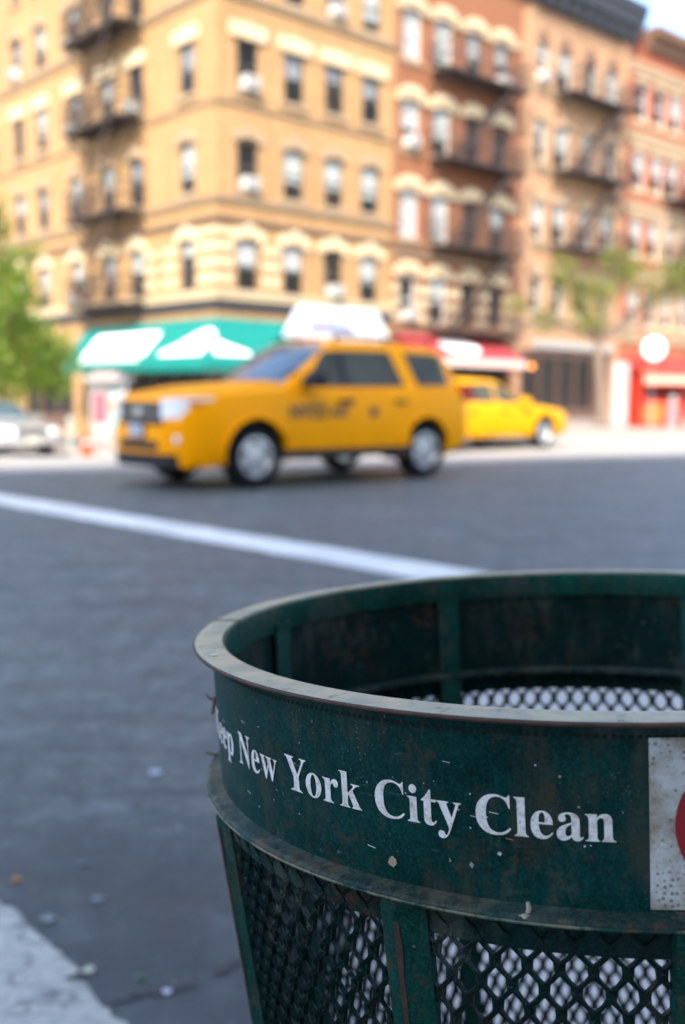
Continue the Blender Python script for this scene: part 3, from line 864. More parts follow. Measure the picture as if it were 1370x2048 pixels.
obj('white_oval', m.mesh('white_oval', M['white_print'], fix=False), rw)
m = MB()
for u in (7.8, 9.15, 10.5, 11.85, 13.2): m.bar((u, -.06, zb_ - .04), (u, -D + .03, zb_ - .04), .03)
obj('frame', m.mesh('frame', M['steel']), rw)

# cream globe lamps on a bracket between the two awnings
gl = empty('wall_lamp', frame_pt(0, 3.1, -1.45, 2.75), RZ)
tag(gl, 'cluster of cream globe lamps on the shop wall right of the teal awning', 'lamp')
m = MB(); m.bar((0, 0, 0), (0, -.8, .1), .05); m.bar((-.35, -.8, .1), (.35, -.8, .1), .05); m.bar((0, -.8, .1), (0, -.8, .6), .04); obj('bracket', m.mesh('bracket', M['iron']), gl)
def ball(name, r, mat, parent, loc):
    m = MB(); m.lathe([(.0005, -r)] + [(r * sin(pi * k / 12), -r * cos(pi * k / 12)) for k in range(1, 12)] + [(.0005, r)], 18, closed=False)
    return obj(name, m.mesh(name, mat, True), parent, loc)
for p in ((-.35, -.8, .28), (.35, -.8, .28), (0, -.8, .7)): ball('globe', .19, M['cream_stone'], gl, p)

# ------------------------------------------------------------------ vehicles
M['taxi_paint'] = simple('taxi_yellow_paint', (.98, .37, .0), .40, 0, .05, 2, .07, .04)
M['taxi_paint2'] = simple('taxi_lemon_paint', (.66, .31, .0), .40, 0, .05, 2, .08, .04)
M['silver_paint'] = simple('silver_paint', (.52, .53, .54), .25, .6, .05, 2, .5, .6)
M['car_glass'] = simple('tinted_car_glass', (.060, .095, .13), .03, 0, 0, 2, 1.0)
M['side_glass'] = simple('dark_side_glass', (.060, .060, .040), .08, 0, .35, 1.6, .25)
M['tyre'] = simple('tyre_rubber', (.010, .011, .013), .85, 0, .2, 20, .15)
M['rim'] = simple('wheel_alloy', (.50, .51, .53), .32, .75, .08, 12)
M['black_plastic'] = simple('black_plastic', (.014, .015, .018), .6, 0, .15, 6, .25)
M['lamp_glass'] = simple('headlight_glass', (.88, .90, .92), .12, 0, .08, 10, .8)
M['amber'] = simple('amber_lens', (.75, .22, .03), .2)
M['red_lens'] = simple('red_lens', (.45, .02, .02), .2)
M['chrome'] = simple('chrome_trim', (.62, .63, .65), .18, .9, .05)
M['plate'] = simple('number_plate', (.62, .60, .50), .5)
M['decal'] = simple('black_decal', (.03, .02, .012), .5, 0, 0)

_txt = {}
def text_mesh(body, size, key='t'):
    cu = bpy.data.curves.new('text', 'FONT'); cu.body = body; cu.size = size; cu.align_x = 'CENTER'; cu.align_y = 'CENTER'; cu.offset = size * .055
    o = bpy.data.objects.new('text', cu); COL.objects.link(o)
    dg = bpy.context.evaluated_depsgraph_get()
    me = bpy.data.meshes.new_from_object(o.evaluated_get(dg))
    bpy.data.objects.remove(o); bpy.data.curves.remove(cu)
    return me

def wheel(root, x, y, r, wid, side, spokes=5, steel=False):
    """axle along y; outer face towards side"""
    o = empty('wheel', (x, y, r)); o.parent = root
    rot = Matrix.Rotation(-pi / 2 * side, 4, 'X')
    def put(name, m, mat, smooth=True):
        me = m.mesh(name, mat, smooth); me.transform(rot); return obj(name, me, o)
    m = MB(); a = wid / 2; ri = r * .62
    m.lathe([(ri, -a * .92), (r * .8, -a), (r * .95, -a * .92), (r, -a * .6), (r, a * .6), (r * .95, a * .92), (r * .8, a), (ri, a * .92)], 40)
    put('tyre', m, M['tyre'])
    m = MB()
    m.lathe([(ri + .004, -a * .9), (ri - .02, -a * .8), (ri - .03, a * .2), (ri - .012, a * .8), (ri + .004, a * .93), (ri - .02, a * .95), (ri - .045, a * .55), (ri - .06, -a * .85)], 40)
    if not steel:
        for k in range(spokes):
            t = 2 * pi * k / spokes + .35
            for (dt, w0, w1) in ((0, .055, .075),):
                d = Vector((cos(t), sin(t), 0)); n = Vector((-sin(t), cos(t), 0))
                P = []
                for (rr, ww, zz, th) in ((.02, w0, a * .78, .05), (ri - .02, w1, a * .70, .05)):
                    for s in (-1, 1):
                        for q in (0, -th): P.append(d * rr + n * s * ww / 1.0 * .8 + Vector((0, 0, zz + q)))
                m.add(P, [(0, 2, 6, 4), (1, 5, 7, 3), (0, 4, 5, 1), (2, 3, 7, 6), (0, 1, 3, 2), (4, 6, 7, 5)])
    else:
        m.lathe([(.001, a * .62), (ri * .5, a * .7), (ri - .03, a * .45), (ri - .03, a * .40), (.001, a * .5)], 30, closed=False)
    put('rim', m, M['rim'])
    m = MB(); m.lathe([(.001, a * .86), (.05, a * .85), (.062, a * .74), (.062, a * .5)], 18, closed=False); put('hub_cap', m, M['chrome'])
    m = MB(); m.lathe([(.001, -a * .3), (ri - .03, -a * .3), (ri - .03, -a * .35), (.001, -a * .35)], 24, closed=False); put('brake_disc', m, M['black_plastic'])
    return o

class Car:
    """a lofted car; x forward, y to its left"""
    def __init__(s, sp): s.__dict__.update(sp)
    def hw(s, x, z=None):
        b = lerp(s.wx, s.wy, x)
        for xw in s.axles: b += .03 * math.exp(-((x - xw) / .42) ** 4)
        return b
    def side_y(s, x, z):
        zt, zb = lerp(s.tx, s.tz, x), lerp(s.bx, s.bz, x); t = (z - zb) / (zt - zb)
        return s.hw(x) * lerp([0, .12, .35, .6, .85, 1.0], [.955, .985, 1.0, .997, .972, .935], t)
    def section(s, x):
        zt, zb = lerp(s.tx, s.tz, x), lerp(s.bx, s.bz, x); hw = s.hw(x); cr = lerp(s.cx, s.cz, x)
        half = [(0, zb), (hw * .85, zb)]
        for t in (0, .12, .35, .6, .85, 1.0): half.append((s.side_y(x, zb + (zt - zb) * t), zb + (zt - zb) * t))
        half += [(hw * .86, zt + cr * .45), (hw * .6, zt + cr * .8), (hw * .3, zt + cr * .96), (0, zt + cr)]
        return half
    def body_mesh(s, mat):
        st = s.stations; m = MB(); rings = []
        for x in st:
            h = s.section(x)
            ring = [(x, y, z) for y, z in h] + [(x, -y, z) for y, z in reversed(h[1:-1])]
            rings.append(ring)
        n = len(rings[0])
        m.add([p for r in rings for p in r], [(i * n + k, i * n + (k + 1) % n, (i + 1) * n + (k + 1) % n, (i + 1) * n + k) for i in range(len(st) - 1) for k in range(n)] + [tuple(range(n)), tuple((len(st) - 1) * n + k for k in range(n))[::-1]])
        me = m.mesh('body', mat)
        # wheel arches are cut out
        ob = bpy.data.objects.new('tmp', me); COL.objects.link(ob); cut = []
        for xw in s.axles:
            c = MB(); r = s.arch
            for sd in (-1, 1):
                y0, y1 = (.50 * sd, 1.3 * sd); N = 32
                ring = lambda y: [(xw + r * cos(2 * pi * k / N), y, s.tyre_r + .02 + r * sin(2 * pi * k / N)) for k in range(N)]
                c.add(ring(y0) + ring(y1), [(k, (k + 1) % N, N + (k + 1) % N, N + k) for k in range(N)] + [tuple(range(N)), tuple(N + k for k in range(N))])
            co = bpy.data.objects.new('cut', c.mesh('cut')); COL.objects.link(co); cut.append(co)
            md = ob.modifiers.new('b', 'BOOLEAN'); md.operation = 'DIFFERENCE'; md.object = co; md.solver = 'EXACT'
        dg = bpy.context.evaluated_depsgraph_get(); dg.update()
        res = bpy.data.meshes.new_from_object(ob.evaluated_get(dg))
        for q in [ob] + cut: bpy.data.objects.remove(q)
        res.materials.clear(); res.materials.append(mat)
        res.polygons.foreach_set('use_smooth', [True] * len(res.polygons)); res.set_sharp_from_angle(angle=rad(32))
        return res
    def gh_y(s, x, z):
        """greenhouse side"""
        t = (z - s.belt(x)) / (s.roof_z - s.belt(x)); e = 1 - .10 * sstep((s.gx1 + .5 - x) / .5) - .05 * sstep((x - s.gx0 + .5) / .5)
        return (s.gw0 + (s.gw1 - s.gw0) * t) * e
    def belt(s, x): return lerp(s.tx, s.tz, x) - .015
    def gtop(s, x): return lerp(s.gtx, s.gtz, x)
    def greenhouse(s, mat):
        m = MB(); rings = []
        for x in s.gst:
            zb = s.belt(x) - .05; zt = max(s.gtop(x), zb + .06); h = []
            for t in (0, .3, .6, .86): h.append((s.gh_y(x, zb + (zt - zb) * t), zb + (zt - zb) * t))
            ye = s.gh_y(x, zt)
            h += [(ye * .965, zt - .012), (ye * .85, zt + .012), (ye * .45, zt + .03), (0, zt + .035)]
            rings.append([(x, y, z) for y, z in h] + [(x, -y, z) for y, z in reversed(h[:-1])])
        n = len(rings[0])
        m.add([p for r in rings for p in r], [(i * n + k, i * n + k + 1, (i + 1) * n + k + 1, (i + 1) * n + k) for i in range(len(rings) - 1) for k in range(n - 1)] + [tuple(range(n)), tuple((len(rings) - 1) * n + k for k in range(n))[::-1]])
        return m.mesh('cabin', mat, True, angle=32)
    def side_window(s, root, poly, side, mat, name='side_window'):
        """poly of (x,z) points on the greenhouse side"""
        bm = bmesh.new(); bm.faces.new([bm.verts.new((x, z, 0)) for x, z in poly])
        for ax in (0, 1):
            lo, hi = min(p[ax] for p in poly), max(p[ax] for p in poly); q = lo + .07
            while q < hi:
                bmesh.ops.bisect_plane(bm, geom=bm.verts[:] + bm.edges[:] + bm.faces[:], plane_co=(q, 0, 0) if ax == 0 else (0, q, 0), plane_no=(1, 0, 0) if ax == 0 else (0, 1, 0)); q += .07
        r = bmesh.ops.extrude_edge_only(bm, edges=[e for e in bm.edges if len(e.link_faces) == 1])
        inner = set(g for g in r['geom'] if isinstance(g, bmesh.types.BMVert))
        for v in bm.verts:
            x, z = v.co.x, v.co.y; v.co = (x, side * (s.gh_y(x, z) + (-.012 if v in inner else .009)), z)
        bmesh.ops.recalc_face_normals(bm, faces=bm.faces)
        me = bpy.data.meshes.new(name); bm.to_mesh(me); bm.free(); me.materials.append(mat)
        return obj(name, me, root)
    def door(s, root, x0, x1, z0, z1, side, mat):
        m = MB()
        def f(p, q):
            x = x0 + (x1 - x0) * p; z = z0 + (z1 - z0) * q; return (x, side * (s.side_y(x, z) + .007), z)
        m.grid(f, 8, 8)
        b = len(m.v)
        def e(pa, pb):
            k = 8
            for i in range(k):
                A = f(*[pa[j] + (pb[j] - pa[j]) * i / k for j in (0, 1)]); B = f(*[pa[j] + (pb[j] - pa[j]) * (i + 1) / k for j in (0, 1)])
                m.add([A, B, (B[0], B[1] - side * .012, B[2]), (A[0], A[1] - side * .012, A[2])], [(0, 1, 2, 3)])
        e((0, 0), (1, 0)); e((1, 0), (1, 1)); e((1, 1), (0, 1)); e((0, 1), (0, 0))
        d = m.build('door', mat, root, smooth=True, angle=40)
        h = MB(); xh = x0 + .16; zh = z1 - .12; y = s.side_y(xh, zh)
        h.box(xh - .09, xh + .09, side * (y + .008), side * (y + .035), zh - .018, zh + .018)
        h.build('door_handle', M['black_plastic'], d)
        return d
    def nose_x(s, y):
        """x of the nose at half width y"""
        ys = s.wy[::-1]; xs_ = s.wx[::-1]
        ks = [i for i in range(len(s.wx)) if s.wx[i] > s.axles[0]]
        pts = sorted((s.wy[i], s.wx[i]) for i in ks)
        return lerp([p[0] for p in pts], [p[1] for p in pts], abs(y))
    def nose_patch(s, root, name, y0, y1, za, zb, mat, out=.012, parent=None, taper=0.0, depth=.05):
        """patch following the curve of the nose between y0..y1; za/zb: lower/upper edge heights at both ends"""
        m = MB(); nu, nv = 10, 3
        def f(p, q, o):
            y = y0 + (y1 - y0) * p; z = (za[0] + (za[1] - za[0]) * p) * (1 - q) + (zb[0] + (zb[1] - zb[0]) * p) * q
            k = .96 if abs(y) < .5 else .955
            return (s.nose_x(y / k) + o - .03 * q * q * taper, y, z)
        m.grid(lambda p, q: f(p, q, out), nu, nv); m.grid(lambda p, q: f(p, q, -depth), nu, nv)
        k = (nu + 1) * (nv + 1)
        for i in range(nu):
            m.f.append((i, i + 1, k + i + 1, k + i)); a = nv * (nu + 1); m.f.append((a + i, a + i + 1, k + a + i + 1, k + a + i))
        for j in range(nv):
            a = j * (nu + 1); m.f.append((a, a + nu + 1, k + a + nu + 1, k + a)); a += nu; m.f.append((a, a + nu + 1, k + a + nu + 1, k + a))
        return m.build(name, mat, parent or root, smooth=True, angle=40)

def decal_on_side(car, root, side, me, x, z, mat, name='lettering'):
    """bend a flat text mesh on to the body side; text reads left to right for a viewer on that side"""
    for v in me.vertices:
        lx, lz = x - side * v.co.x * 1.0, z + v.co.y
        v.co = (lx, side * (car.side_y(lx, lz) + .0105), lz)
    me.materials.clear(); me.materials.append(mat)
    return obj(name, me, root)

# --- yellow taxi SUV
suv = Car(dict(
    axles=(1.31, -1.31), tyre_r=.355, arch=.415,
    wx=[-2.20, -2.15, -2.05, -1.85, -1.3, 0, 1.2, 1.75, 1.95, 2.08, 2.16, 2.21, 2.235], wy=[.74, .80, .845, .87, .875, .88, .875, .86, .83, .77, .69, .56, .40],
    tx=[-2.20, -1.9, 0, .80, 1.1, 1.6, 2.0, 2.12, 2.19, 2.235], tz=[1.13, 1.15, 1.115, 1.10, 1.085, 1.045, 1.0, .97, .92, .86],
    bx=[-2.20, -1.9, -1.6, 1.6, 1.95, 2.235], bz=[.44, .36, .32, .30, .25, .27],
    cx=[-2.20, -1.9, 0, .8, 1.5, 2.05, 2.235], cz=[.01, .03, .05, .075, .075, .05, .03],
    stations=[-2.20, -2.18, -2.12, -2.05, -1.95, -1.85, -1.7, -1.5, -1.31, -1.1, -.9, -.6, -.3, 0, .3, .6, .8, .95, 1.1, 1.31, 1.5, 1.65, 1.8, 1.9, 2.0, 2.08, 2.14, 2.19, 2.22, 2.235],
    gx0=.86, gx1=-2.10, gw0=.80, gw1=.635, roof_z=1.66,
    gtx=[-2.10, -1.98, -1.80, -1.6, -.9, -.1, .04, .2, .86], gtz=[1.17, 1.40, 1.61, 1.645, 1.675, 1.66, 1.635, 1.555, 1.12],
    gst=[-2.10, -2.04, -1.98, -1.9, -1.8, -1.7, -1.6, -1.3, -.9, -.5, -.1, -.02, .04, .12, .2, .42, .64, .86]))

def make_suv():
    root = empty('taxi_suv')
    P = M['taxi_paint']
    b = obj('body', suv.body_mesh(P), root)
    obj('cabin', suv.greenhouse(P), root)
    # hood panel
    m = MB()
    def hood(p, q):
        x = .86 + (2.08 - .86) * q; hw = suv.hw(x) * .84; y = hw * (2 * p - 1)
        zt = lerp(suv.tx, suv.tz, x); cr = lerp(suv.cx, suv.cz, x); t = abs(2 * p - 1)
        return (x, y, zt + cr * (1 - .52 * t ** 2.2) + .010)
    m.grid(hood, 12, 10); m.build('hood', P, root, smooth=True, angle=None)
    for side in (1, -1):
        for (x0, x1) in ((-.10, .84), (-1.02, -.12)):
            suv.door(root, x0, x1, .43, 1.085, side, P)
        g = M['side_glass']
        suv.side_window(root, [(.62, 1.135), (.02, 1.135), (.02, 1.56), (.20, 1.55)], side, g)
        suv.side_window(root, [(-.06, 1.135), (-1.0, 1.15), (-.83, 1.575), (-.06, 1.565)], side, g)
        suv.side_window(root, [(.018, 1.137), (-.058, 1.137), (-.058, 1.56), (.018, 1.556)], side, M['black_plastic'], 'door_pillar')
        suv.side_window(root, [(-1.24, 1.16), (-1.82, 1.17), (-1.74, 1.53), (-1.62, 1.565), (-1.08, 1.575)], side, g)
        m = MB(); y = side
        m.prism([(.46, 1.12), (.68, 1.12), (.70, 1.20), (.64, 1.28), (.48, 1.28)], y * .90, y * 1.06); m.bar((.6, y * .80, 1.14), (.6, y * .92, 1.17), .06)
        m.build('mirror', M['black_plastic'], root)
        m = MB()
        m.bar((-1.02, side * .882, .37), (1.0, side * .882, .37), .05, .10); m.build('sill', M['black_plastic'], root)
        m = MB(); m.bar((-1.65, side * .57, 1.735), (-.05, side * .57, 1.735), .035)
        for x in (-1.65, -.85, -.05): m.bar((x, side * .57, 1.67), (x, side * .57, 1.735), .04)
        m.build('roof_rail', M['black_plastic'], root)
        # flared arch lip
        for xw in suv.axles:
            m = MB(); pts = []
            for k in range(17):
                a = rad(-14 + 208 * k / 16); xx = xw + .418 * cos(a); zz = .375 + .418 * sin(a)
                pts.append((xx, side * (suv.side_y(xx, max(zz, .36)) + .004), zz))
            m.tube(pts, .020, 6); m.build('wheel_arch_trim', P, root, smooth=True, angle=None)
            m = MB(); N = 20
            m.add([(xw + .41 * cos(pi * k / N * 1.2 - .3), side * yy, .375 + .41 * sin(pi * k / N * 1.2 - .3)) for yy in (.505, .80) for k in range(N + 1)], [(k, k + 1, N + 2 + k, N + 1 + k) for k in range(N)])
            m.add([(xw + .41 * cos(pi * k / N * 1.2 - .3), side * .506, .375 + .41 * sin(pi * k / N * 1.2 - .3)) for k in range(N + 1)], [tuple(range(N + 1))])
            m.build('wheel_well', M['black_plastic'], root)
            wheel(root, xw, side * .775, .355, .22, side)
        # head lamps, fog lamps, tail lamps
        hl = suv.nose_patch(root, 'headlight', side * .44, side * .81, (.765, .785), (.985, 1.0), M['lamp_glass'], .016)
        suv.nose_patch(root, 'turn_signal', side * .745, side * .812, (.80, .82), (.965, .965), M['amber'], .021, parent=hl)
        m = MB(); m.lathe([(.001, .03), (.05, .028), (.06, .0), (.06, -.05)], 18, closed=False)
        me = m.mesh('fog_lamp', M['lamp_glass'], True); me.transform(Matrix.Rotation(pi / 2, 4, 'Y')); me.transform(Matrix.Translation((suv.nose_x(.66) + .0, side * .62, .55))); obj('fog_lamp', me, root)
        m = MB(); m.box(-2.215, -2.02, side * .70, side * .845, .98, 1.2); m.build('tail_lamp', M['red_lens'], root)
    # wind screen and rear window
    m = MB()
    def ws(p, q):
        x = .80 - (.80 - .10) * q; y = (suv.gh_y(x, suv.gtop(x)) * .93 - .015) * (2 * p - 1)
        t = abs(2 * p - 1); z = suv.gtop(x) + .036 - .05 * t ** 3 * .9
        return (x + .012, y, z + .012)
    m.grid(ws, 12, 8); wsn = m.build('windshield', M['car_glass'], root, smooth=True, angle=None)
    m = MB()
    for s_ in (0, 1):
        m.bar((.80, -.45 + .7 * s_, 1.17), (.62, .1 + .6 * s_, 1.305), .025)
    m.build('wiper', M['black_plastic'], wsn)
    m = MB()
    def rw_(p, q):
        z = 1.22 + .36 * q; x = lerp([1.17, 1.40, 1.61], [-2.10, -1.98, -1.80], z) - .012; return (x, (.66 - .08 * q) * (2 * p - 1), z)
    m.grid(rw_, 8, 5); m.build('rear_window', M['car_glass'], root, smooth=True, angle=None)
    # grille, bumper, plate
    gr = suv.nose_patch(root, 'grille', -.46, .46, (.70, .70), (.945, .945), M['black_plastic'], .012)
    for z in (.76, .82, .88):
        suv.nose_patch(root, 'grille_bar', -.42, .42, (z, z), (z + .010, z + .010), M['chrome'], .022, parent=gr, depth=0)
    m = MB(); m.lathe([(.001, .02), (.075, .018), (.085, 0), (.085, -.02)], 20, closed=False)
    me = m.mesh('badge', M['chrome'], True); me.transform(Matrix.Scale(.55, 4, (1, 0, 0))); me.transform(Matrix.Rotation(pi / 2, 4, 'Y')); me.transform(Matrix.Translation((suv.nose_x(0) + .025, 0, .835))); obj('badge', me, gr)
    bp = suv.nose_patch(root, 'bumper', -.79, .79, (.385, .40), (.69, .70), P, .035)
    suv.nose_patch(root, 'air_intake', -.40, .40, (.43, .43), (.53, .53), M['black_plastic'], .042, parent=bp)
    suv.nose_patch(root, 'skid_plate', -.78, .78, (.23, .25), (.382, .397), M['black_plastic'], .026, parent=bp)
    m = MB(); xn = suv.nose_x(0) + .04; m.box(xn, xn + .02, -.16, .16, .555, .72); pl = m.build('number_plate', M['black_plastic'], root)
    m = MB(); m.box(xn + .02, xn + .026, -.145, .145, .57, .705); m.build('plate_face', simple('blue_white_plate', (.38, .43, .50), .5), pl)
    # roof-top advertising box
    m = MB()
    prof = [(-.74, 1.77), (.66, 1.77), (.70, 1.82), (.60, 2.13), (.52, 2.18), (-.60, 2.18), (-.68, 2.13), (-.78, 1.82)]
    k = len(prof)
    for (ya, sc_) in ((0, 0),):
        A = [(x, .17, z) if z < 1.9 else (x, .06, z) for x, z in prof]; B = [(x, -y, z) for x, y, z in A]
        m.add(A + B, [tuple(range(k)), tuple(k + i for i in reversed(range(k)))] + [(i, k + i, k + (i + 1) % k, (i + 1) % k) for i in range(k)])
    bs_ = NB('lit_sign_white'); bs_.color((.86, .86, .85)).set(.5); bs_.b.inputs['Emission Color'].default_value = (1, 1, 1, 1); bs_.b.inputs['Emission Strength'].default_value = .12
    ad = m.build('roof_sign', bs_.m, root, (-.54, 0, -.045))
    m = MB()
    for side in (1, -1):
        m.add([(x, side * (.17 - .11 * (z - 1.82) / .35 + .004), z) for x, z in ((.56, 1.84), (-.2, 1.84), (-.12, 1.97), (.50, 1.97))], [(0, 1, 2, 3)])
    m.build('blue_print', simple('pale_blue_print', (.56, .61, .74), .6, 0, .2, 8), ad)
    m = MB()
    for side in (1, -1): m.add([(x, side * (.17 - .11 * (z - 1.82) / .35 + .007), z) for x, z in ((.46, 1.89), (.22, 1.89), (.24, 1.96), (.44, 1.96))], [(0, 1, 2, 3)])
    m.build('pink_print', simple('pale_pink_print', (.74, .58, .62), .6), ad)
    m = MB()
    for x in (-.45, .45):
        for y in (-.14, .14): m.box(x - .03, x + .03, y - .02, y + .02, 1.68, 1.77)
    m.build('sign_bracket', M['black_plastic'], ad)
    # door lettering
    for side in (1, -1):
        for body, size, dx, dz in (('NYC', .20, .29, .0), ('AXI', .15, -.23, .0), ('T', .125, 0.02, .012)):
            decal_on_side(suv, root, side, text_mesh(body, size), .36 + (dx if side > 0 else -dx), .84 + dz, M['decal'])
        m = MB(); N = 24
        for k in range(N):
            a, b_ = 2 * pi * k / N, 2 * pi * (k + 1) / N
            m.add([(.085 * cos(a), .085 * sin(a), 0), (.085 * cos(b_), .085 * sin(b_), 0), (.068 * cos(b_), .068 * sin(b_), 0), (.068 * cos(a), .068 * sin(a), 0)], [(0, 1, 2, 3)])
        me = m.mesh('ring_mark', M['decal'], fix=False); decal_on_side(suv, root, side, me, .36 + (.02 if side > 0 else -.02), .852, M['decal'], 'ring_mark')
        for (x, z, w_, h_) in ((-.05, .955, .10, .085), (-.42, .84, .12, .11)):
            m = MB(); m.add([(-w_ / 2, -h_ / 2, 0), (w_ / 2, -h_ / 2, 0), (w_ / 2, h_ / 2, 0), (-w_ / 2, h_ / 2, 0)], [(0, 1, 2, 3)])
            decal_on_side(suv, root, side, m.mesh('decal', M['decal'], fix=False), x, z, M['decal'], 'decal')
    return root
SUV = make_suv()
hd = Vector((-.757, -.654)).normalized()
SUV.scale = (1.06, 1.06, 1.06)
SUV.rotation_euler = (0, 0, math.atan2(hd.y, hd.x))
SUV.location = (-.02 - .775 * 1.06 * .654, 12.55 + .775 * 1.06 * .757, 0)
tag(SUV, 'yellow taxi SUV with a white rooftop sign crossing the shaded roadway', 'taxi', 'taxis and cars on the road')

# --- sedans
def sedan_spec():
    return Car(dict(
        axles=(1.50, -1.42), tyre_r=.335, arch=.385,
        wx=[-2.62, -2.58, -2.45, -2.2, -1.4, 0, 1.5, 2.1, 2.35, 2.47, 2.53, 2.56], wy=[.66, .78, .87, .91, .93, .94, .93, .91, .86, .78, .66, .5],
        tx=[-2.62, -2.5, -1.6, 0, 1.0, 1.6, 2.2, 2.45, 2.56], tz=[.86, .93, .95, .93, .91, .87, .81, .76, .68],
        bx=[-2.62, -2.3, -1.8, 1.9, 2.3, 2.56], bz=[.42, .34, .28, .28, .30, .36],
        cx=[-2.62, -1.6, 1.0, 2.2, 2.56], cz=[.02, .05, .07, .06, .02],
        stations=[-2.62, -2.60, -2.55, -2.48, -2.35, -2.2, -2.0, -1.8, -1.6, -1.42, -1.2, -1.0, -.6, -.2, .2, .6, 1.0, 1.25, 1.5, 1.75, 2.0, 2.2, 2.35, 2.45, 2.52, 2.56],
        gx0=1.12, gx1=-1.75, gw0=.86, gw1=.64, roof_z=1.42,
        gtx=[-1.75, -1.1, -.95, -.4, .15, .3, 1.12], gtz=[.97, 1.34, 1.39, 1.43, 1.41, 1.37, .95],
        gst=[-1.75, -1.5, -1.25, -1.1, -1.0, -.8, -.4, 0, .15, .25, .3, .5, .8, 1.12]))
sed = sedan_spec()
def make_sedan(name, paint, roof_lamp):
    root = empty(name); P = M[paint]
    obj('body', sed.body_mesh(P), root); obj('cabin', sed.greenhouse(P), root)
    for side in (1, -1):
        for (x0, x1) in ((0.0, 1.05), (-1.0, -.02)): sed.door(root, x0, x1, .37, .90, side, P)
        g = M['side_glass']
        sed.side_window(root, [(.88, .985), (.03, .985), (.03, 1.345), (.25, 1.335)], side, g)
        sed.side_window(root, [(-.05, .985), (-.95, .99), (-.98, 1.27), (-.85, 1.33), (-.05, 1.36)], side, g)
        sed.side_window(root, [(-1.06, .995), (-1.42, 1.0), (-1.10, 1.22)], side, g, 'quarter_window')
        m = MB(); m.prism([(.62, .96), (.80, .96), (.82, 1.03), (.64, 1.10)], side * .95, side * 1.10); m.bar((.72, side * .86, .97), (.72, side * .96, 1.0), .05)
        m.build('mirror', P, root)
        for xw in sed.axles:
            m = MB(); N = 20
            m.add([(xw + .38 * cos(pi * k / N * 1.2 - .3), side * yy, .355 + .38 * sin(pi * k / N * 1.2 - .3)) for yy in (.505, .85) for k in range(N + 1)], [(k, k + 1, N + 2 + k, N + 1 + k) for k in range(N)])
            m.add([(xw + .38 * cos(pi * k / N * 1.2 - .3), side * .506, .355 + .38 * sin(pi * k / N * 1.2 - .3)) for k in range(N + 1)], [tuple(range(N + 1))])
            m.build('wheel_well', M['black_plastic'], root)
            wheel(root, xw, side * .83, .335, .21, side, steel=True)
        sed.nose_patch(root, 'headlight', side * .42, side * .84, (.60, .60), (.735, .74), M['lamp_glass'], .012)
        m = MB(); m.box(-2.63, -2.50, side * .42, side * .80, .66, .86); m.build('tail_lamp', M['red_lens'], root)
    m = MB()
    def ws(p, q):
        x = 1.02 - (1.02 - .32) * q; y = (sed.gh_y(x, sed.gtop(x)) * .92 - .02) * (2 * p - 1); t = abs(2 * p - 1)
        return (x + .012, y, sed.gtop(x) + .046 - .045 * t ** 3)
    m.grid(ws, 12, 8); m.build('windshield', M['car_glass'], root, smooth=True, angle=None)
    m = MB()
    def rw_(p, q):
        x = -1.66 + (-1.12 + 1.66) * q; y = (sed.gh_y(x, sed.gtop(x)) * .92 - .02) * (2 * p - 1); t = abs(2 * p - 1)
        return (x - .012, y, sed.gtop(x) + .046 - .045 * t ** 3)
    m.grid(rw_, 12, 6); m.build('rear_window', M['car_glass'], root, smooth=True, angle=None)
    gr = sed.nose_patch(root, 'grille', -.40, .40, (.56, .56), (.72, .72), M['black_plastic'], .010)
    for z in (.60, .65): sed.nose_patch(root, 'grille_bar', -.38, .38, (z, z), (z + .02, z + .02), M['chrome'], .02, parent=gr, depth=0)
    sed.nose_patch(root, 'bumper', -.86, .86, (.34, .36), (.53, .53), P, .05)
    xn = sed.nose_x(0) + .06; m = MB(); m.box(xn, xn + .012, -.16, .16, .40, .52); m.build('number_plate', M['plate'], root)
    m = MB(); m.bar((-2.63, -.8, .48), (-2.63, .8, .48), .10, .16); m.build('rear_bumper', P, root)
    if roof_lamp:
        m = MB(); m.prism([(-.2, 1.455), (.2, 1.455), (.14, 1.60), (-.14, 1.60)], -.28, .28); m.build('roof_lamp', M['white_print'], root, (-.3, 0, 0))
        decal_on_side(sed, root, 1, text_mesh('NYC TAXI', .15), .45, .68, M['decal']); decal_on_side(sed, root, -1, text_mesh('NYC TAXI', .15), .45, .68, M['decal'])
    return root
taxi = make_sedan('taxi_sedan', 'taxi_paint2', False)
hd = Vector((.743, .669)); lf = Vector((-hd.y, hd.x))
taxi.rotation_euler = (0, 0, math.atan2(hd.y, hd.x))
fw = Vector((4.22, 21.4))                    # contact of its front right wheel
cc = fw - hd * 1.5 + lf * .83
taxi.location = (cc.x, cc.y, 0)
tag(taxi, 'lemon yellow taxi sedan in full sun, driving away behind the SUV', 'taxi', 'taxis and cars on the road')
car = make_sedan('parked_car', 'silver_paint', False)
hd = Vector((.669, -.743)); car.rotation_euler = (0, 0, math.atan2(hd.y, hd.x))
cp = (-9.25, 26.2); car.location = (cp[0], cp[1], zg(*cp))
gx = (zg(cp[0] + hd.x, cp[1] + hd.y) - zg(cp[0] - hd.x, cp[1] - hd.y)) / 2
car.rotation_euler = (0, -math.atan(gx), math.atan2(hd.y, hd.x))
tag(car, 'silver sedan with its front towards us in the sunlit side street at the left edge', 'car', 'taxis and cars on the road')

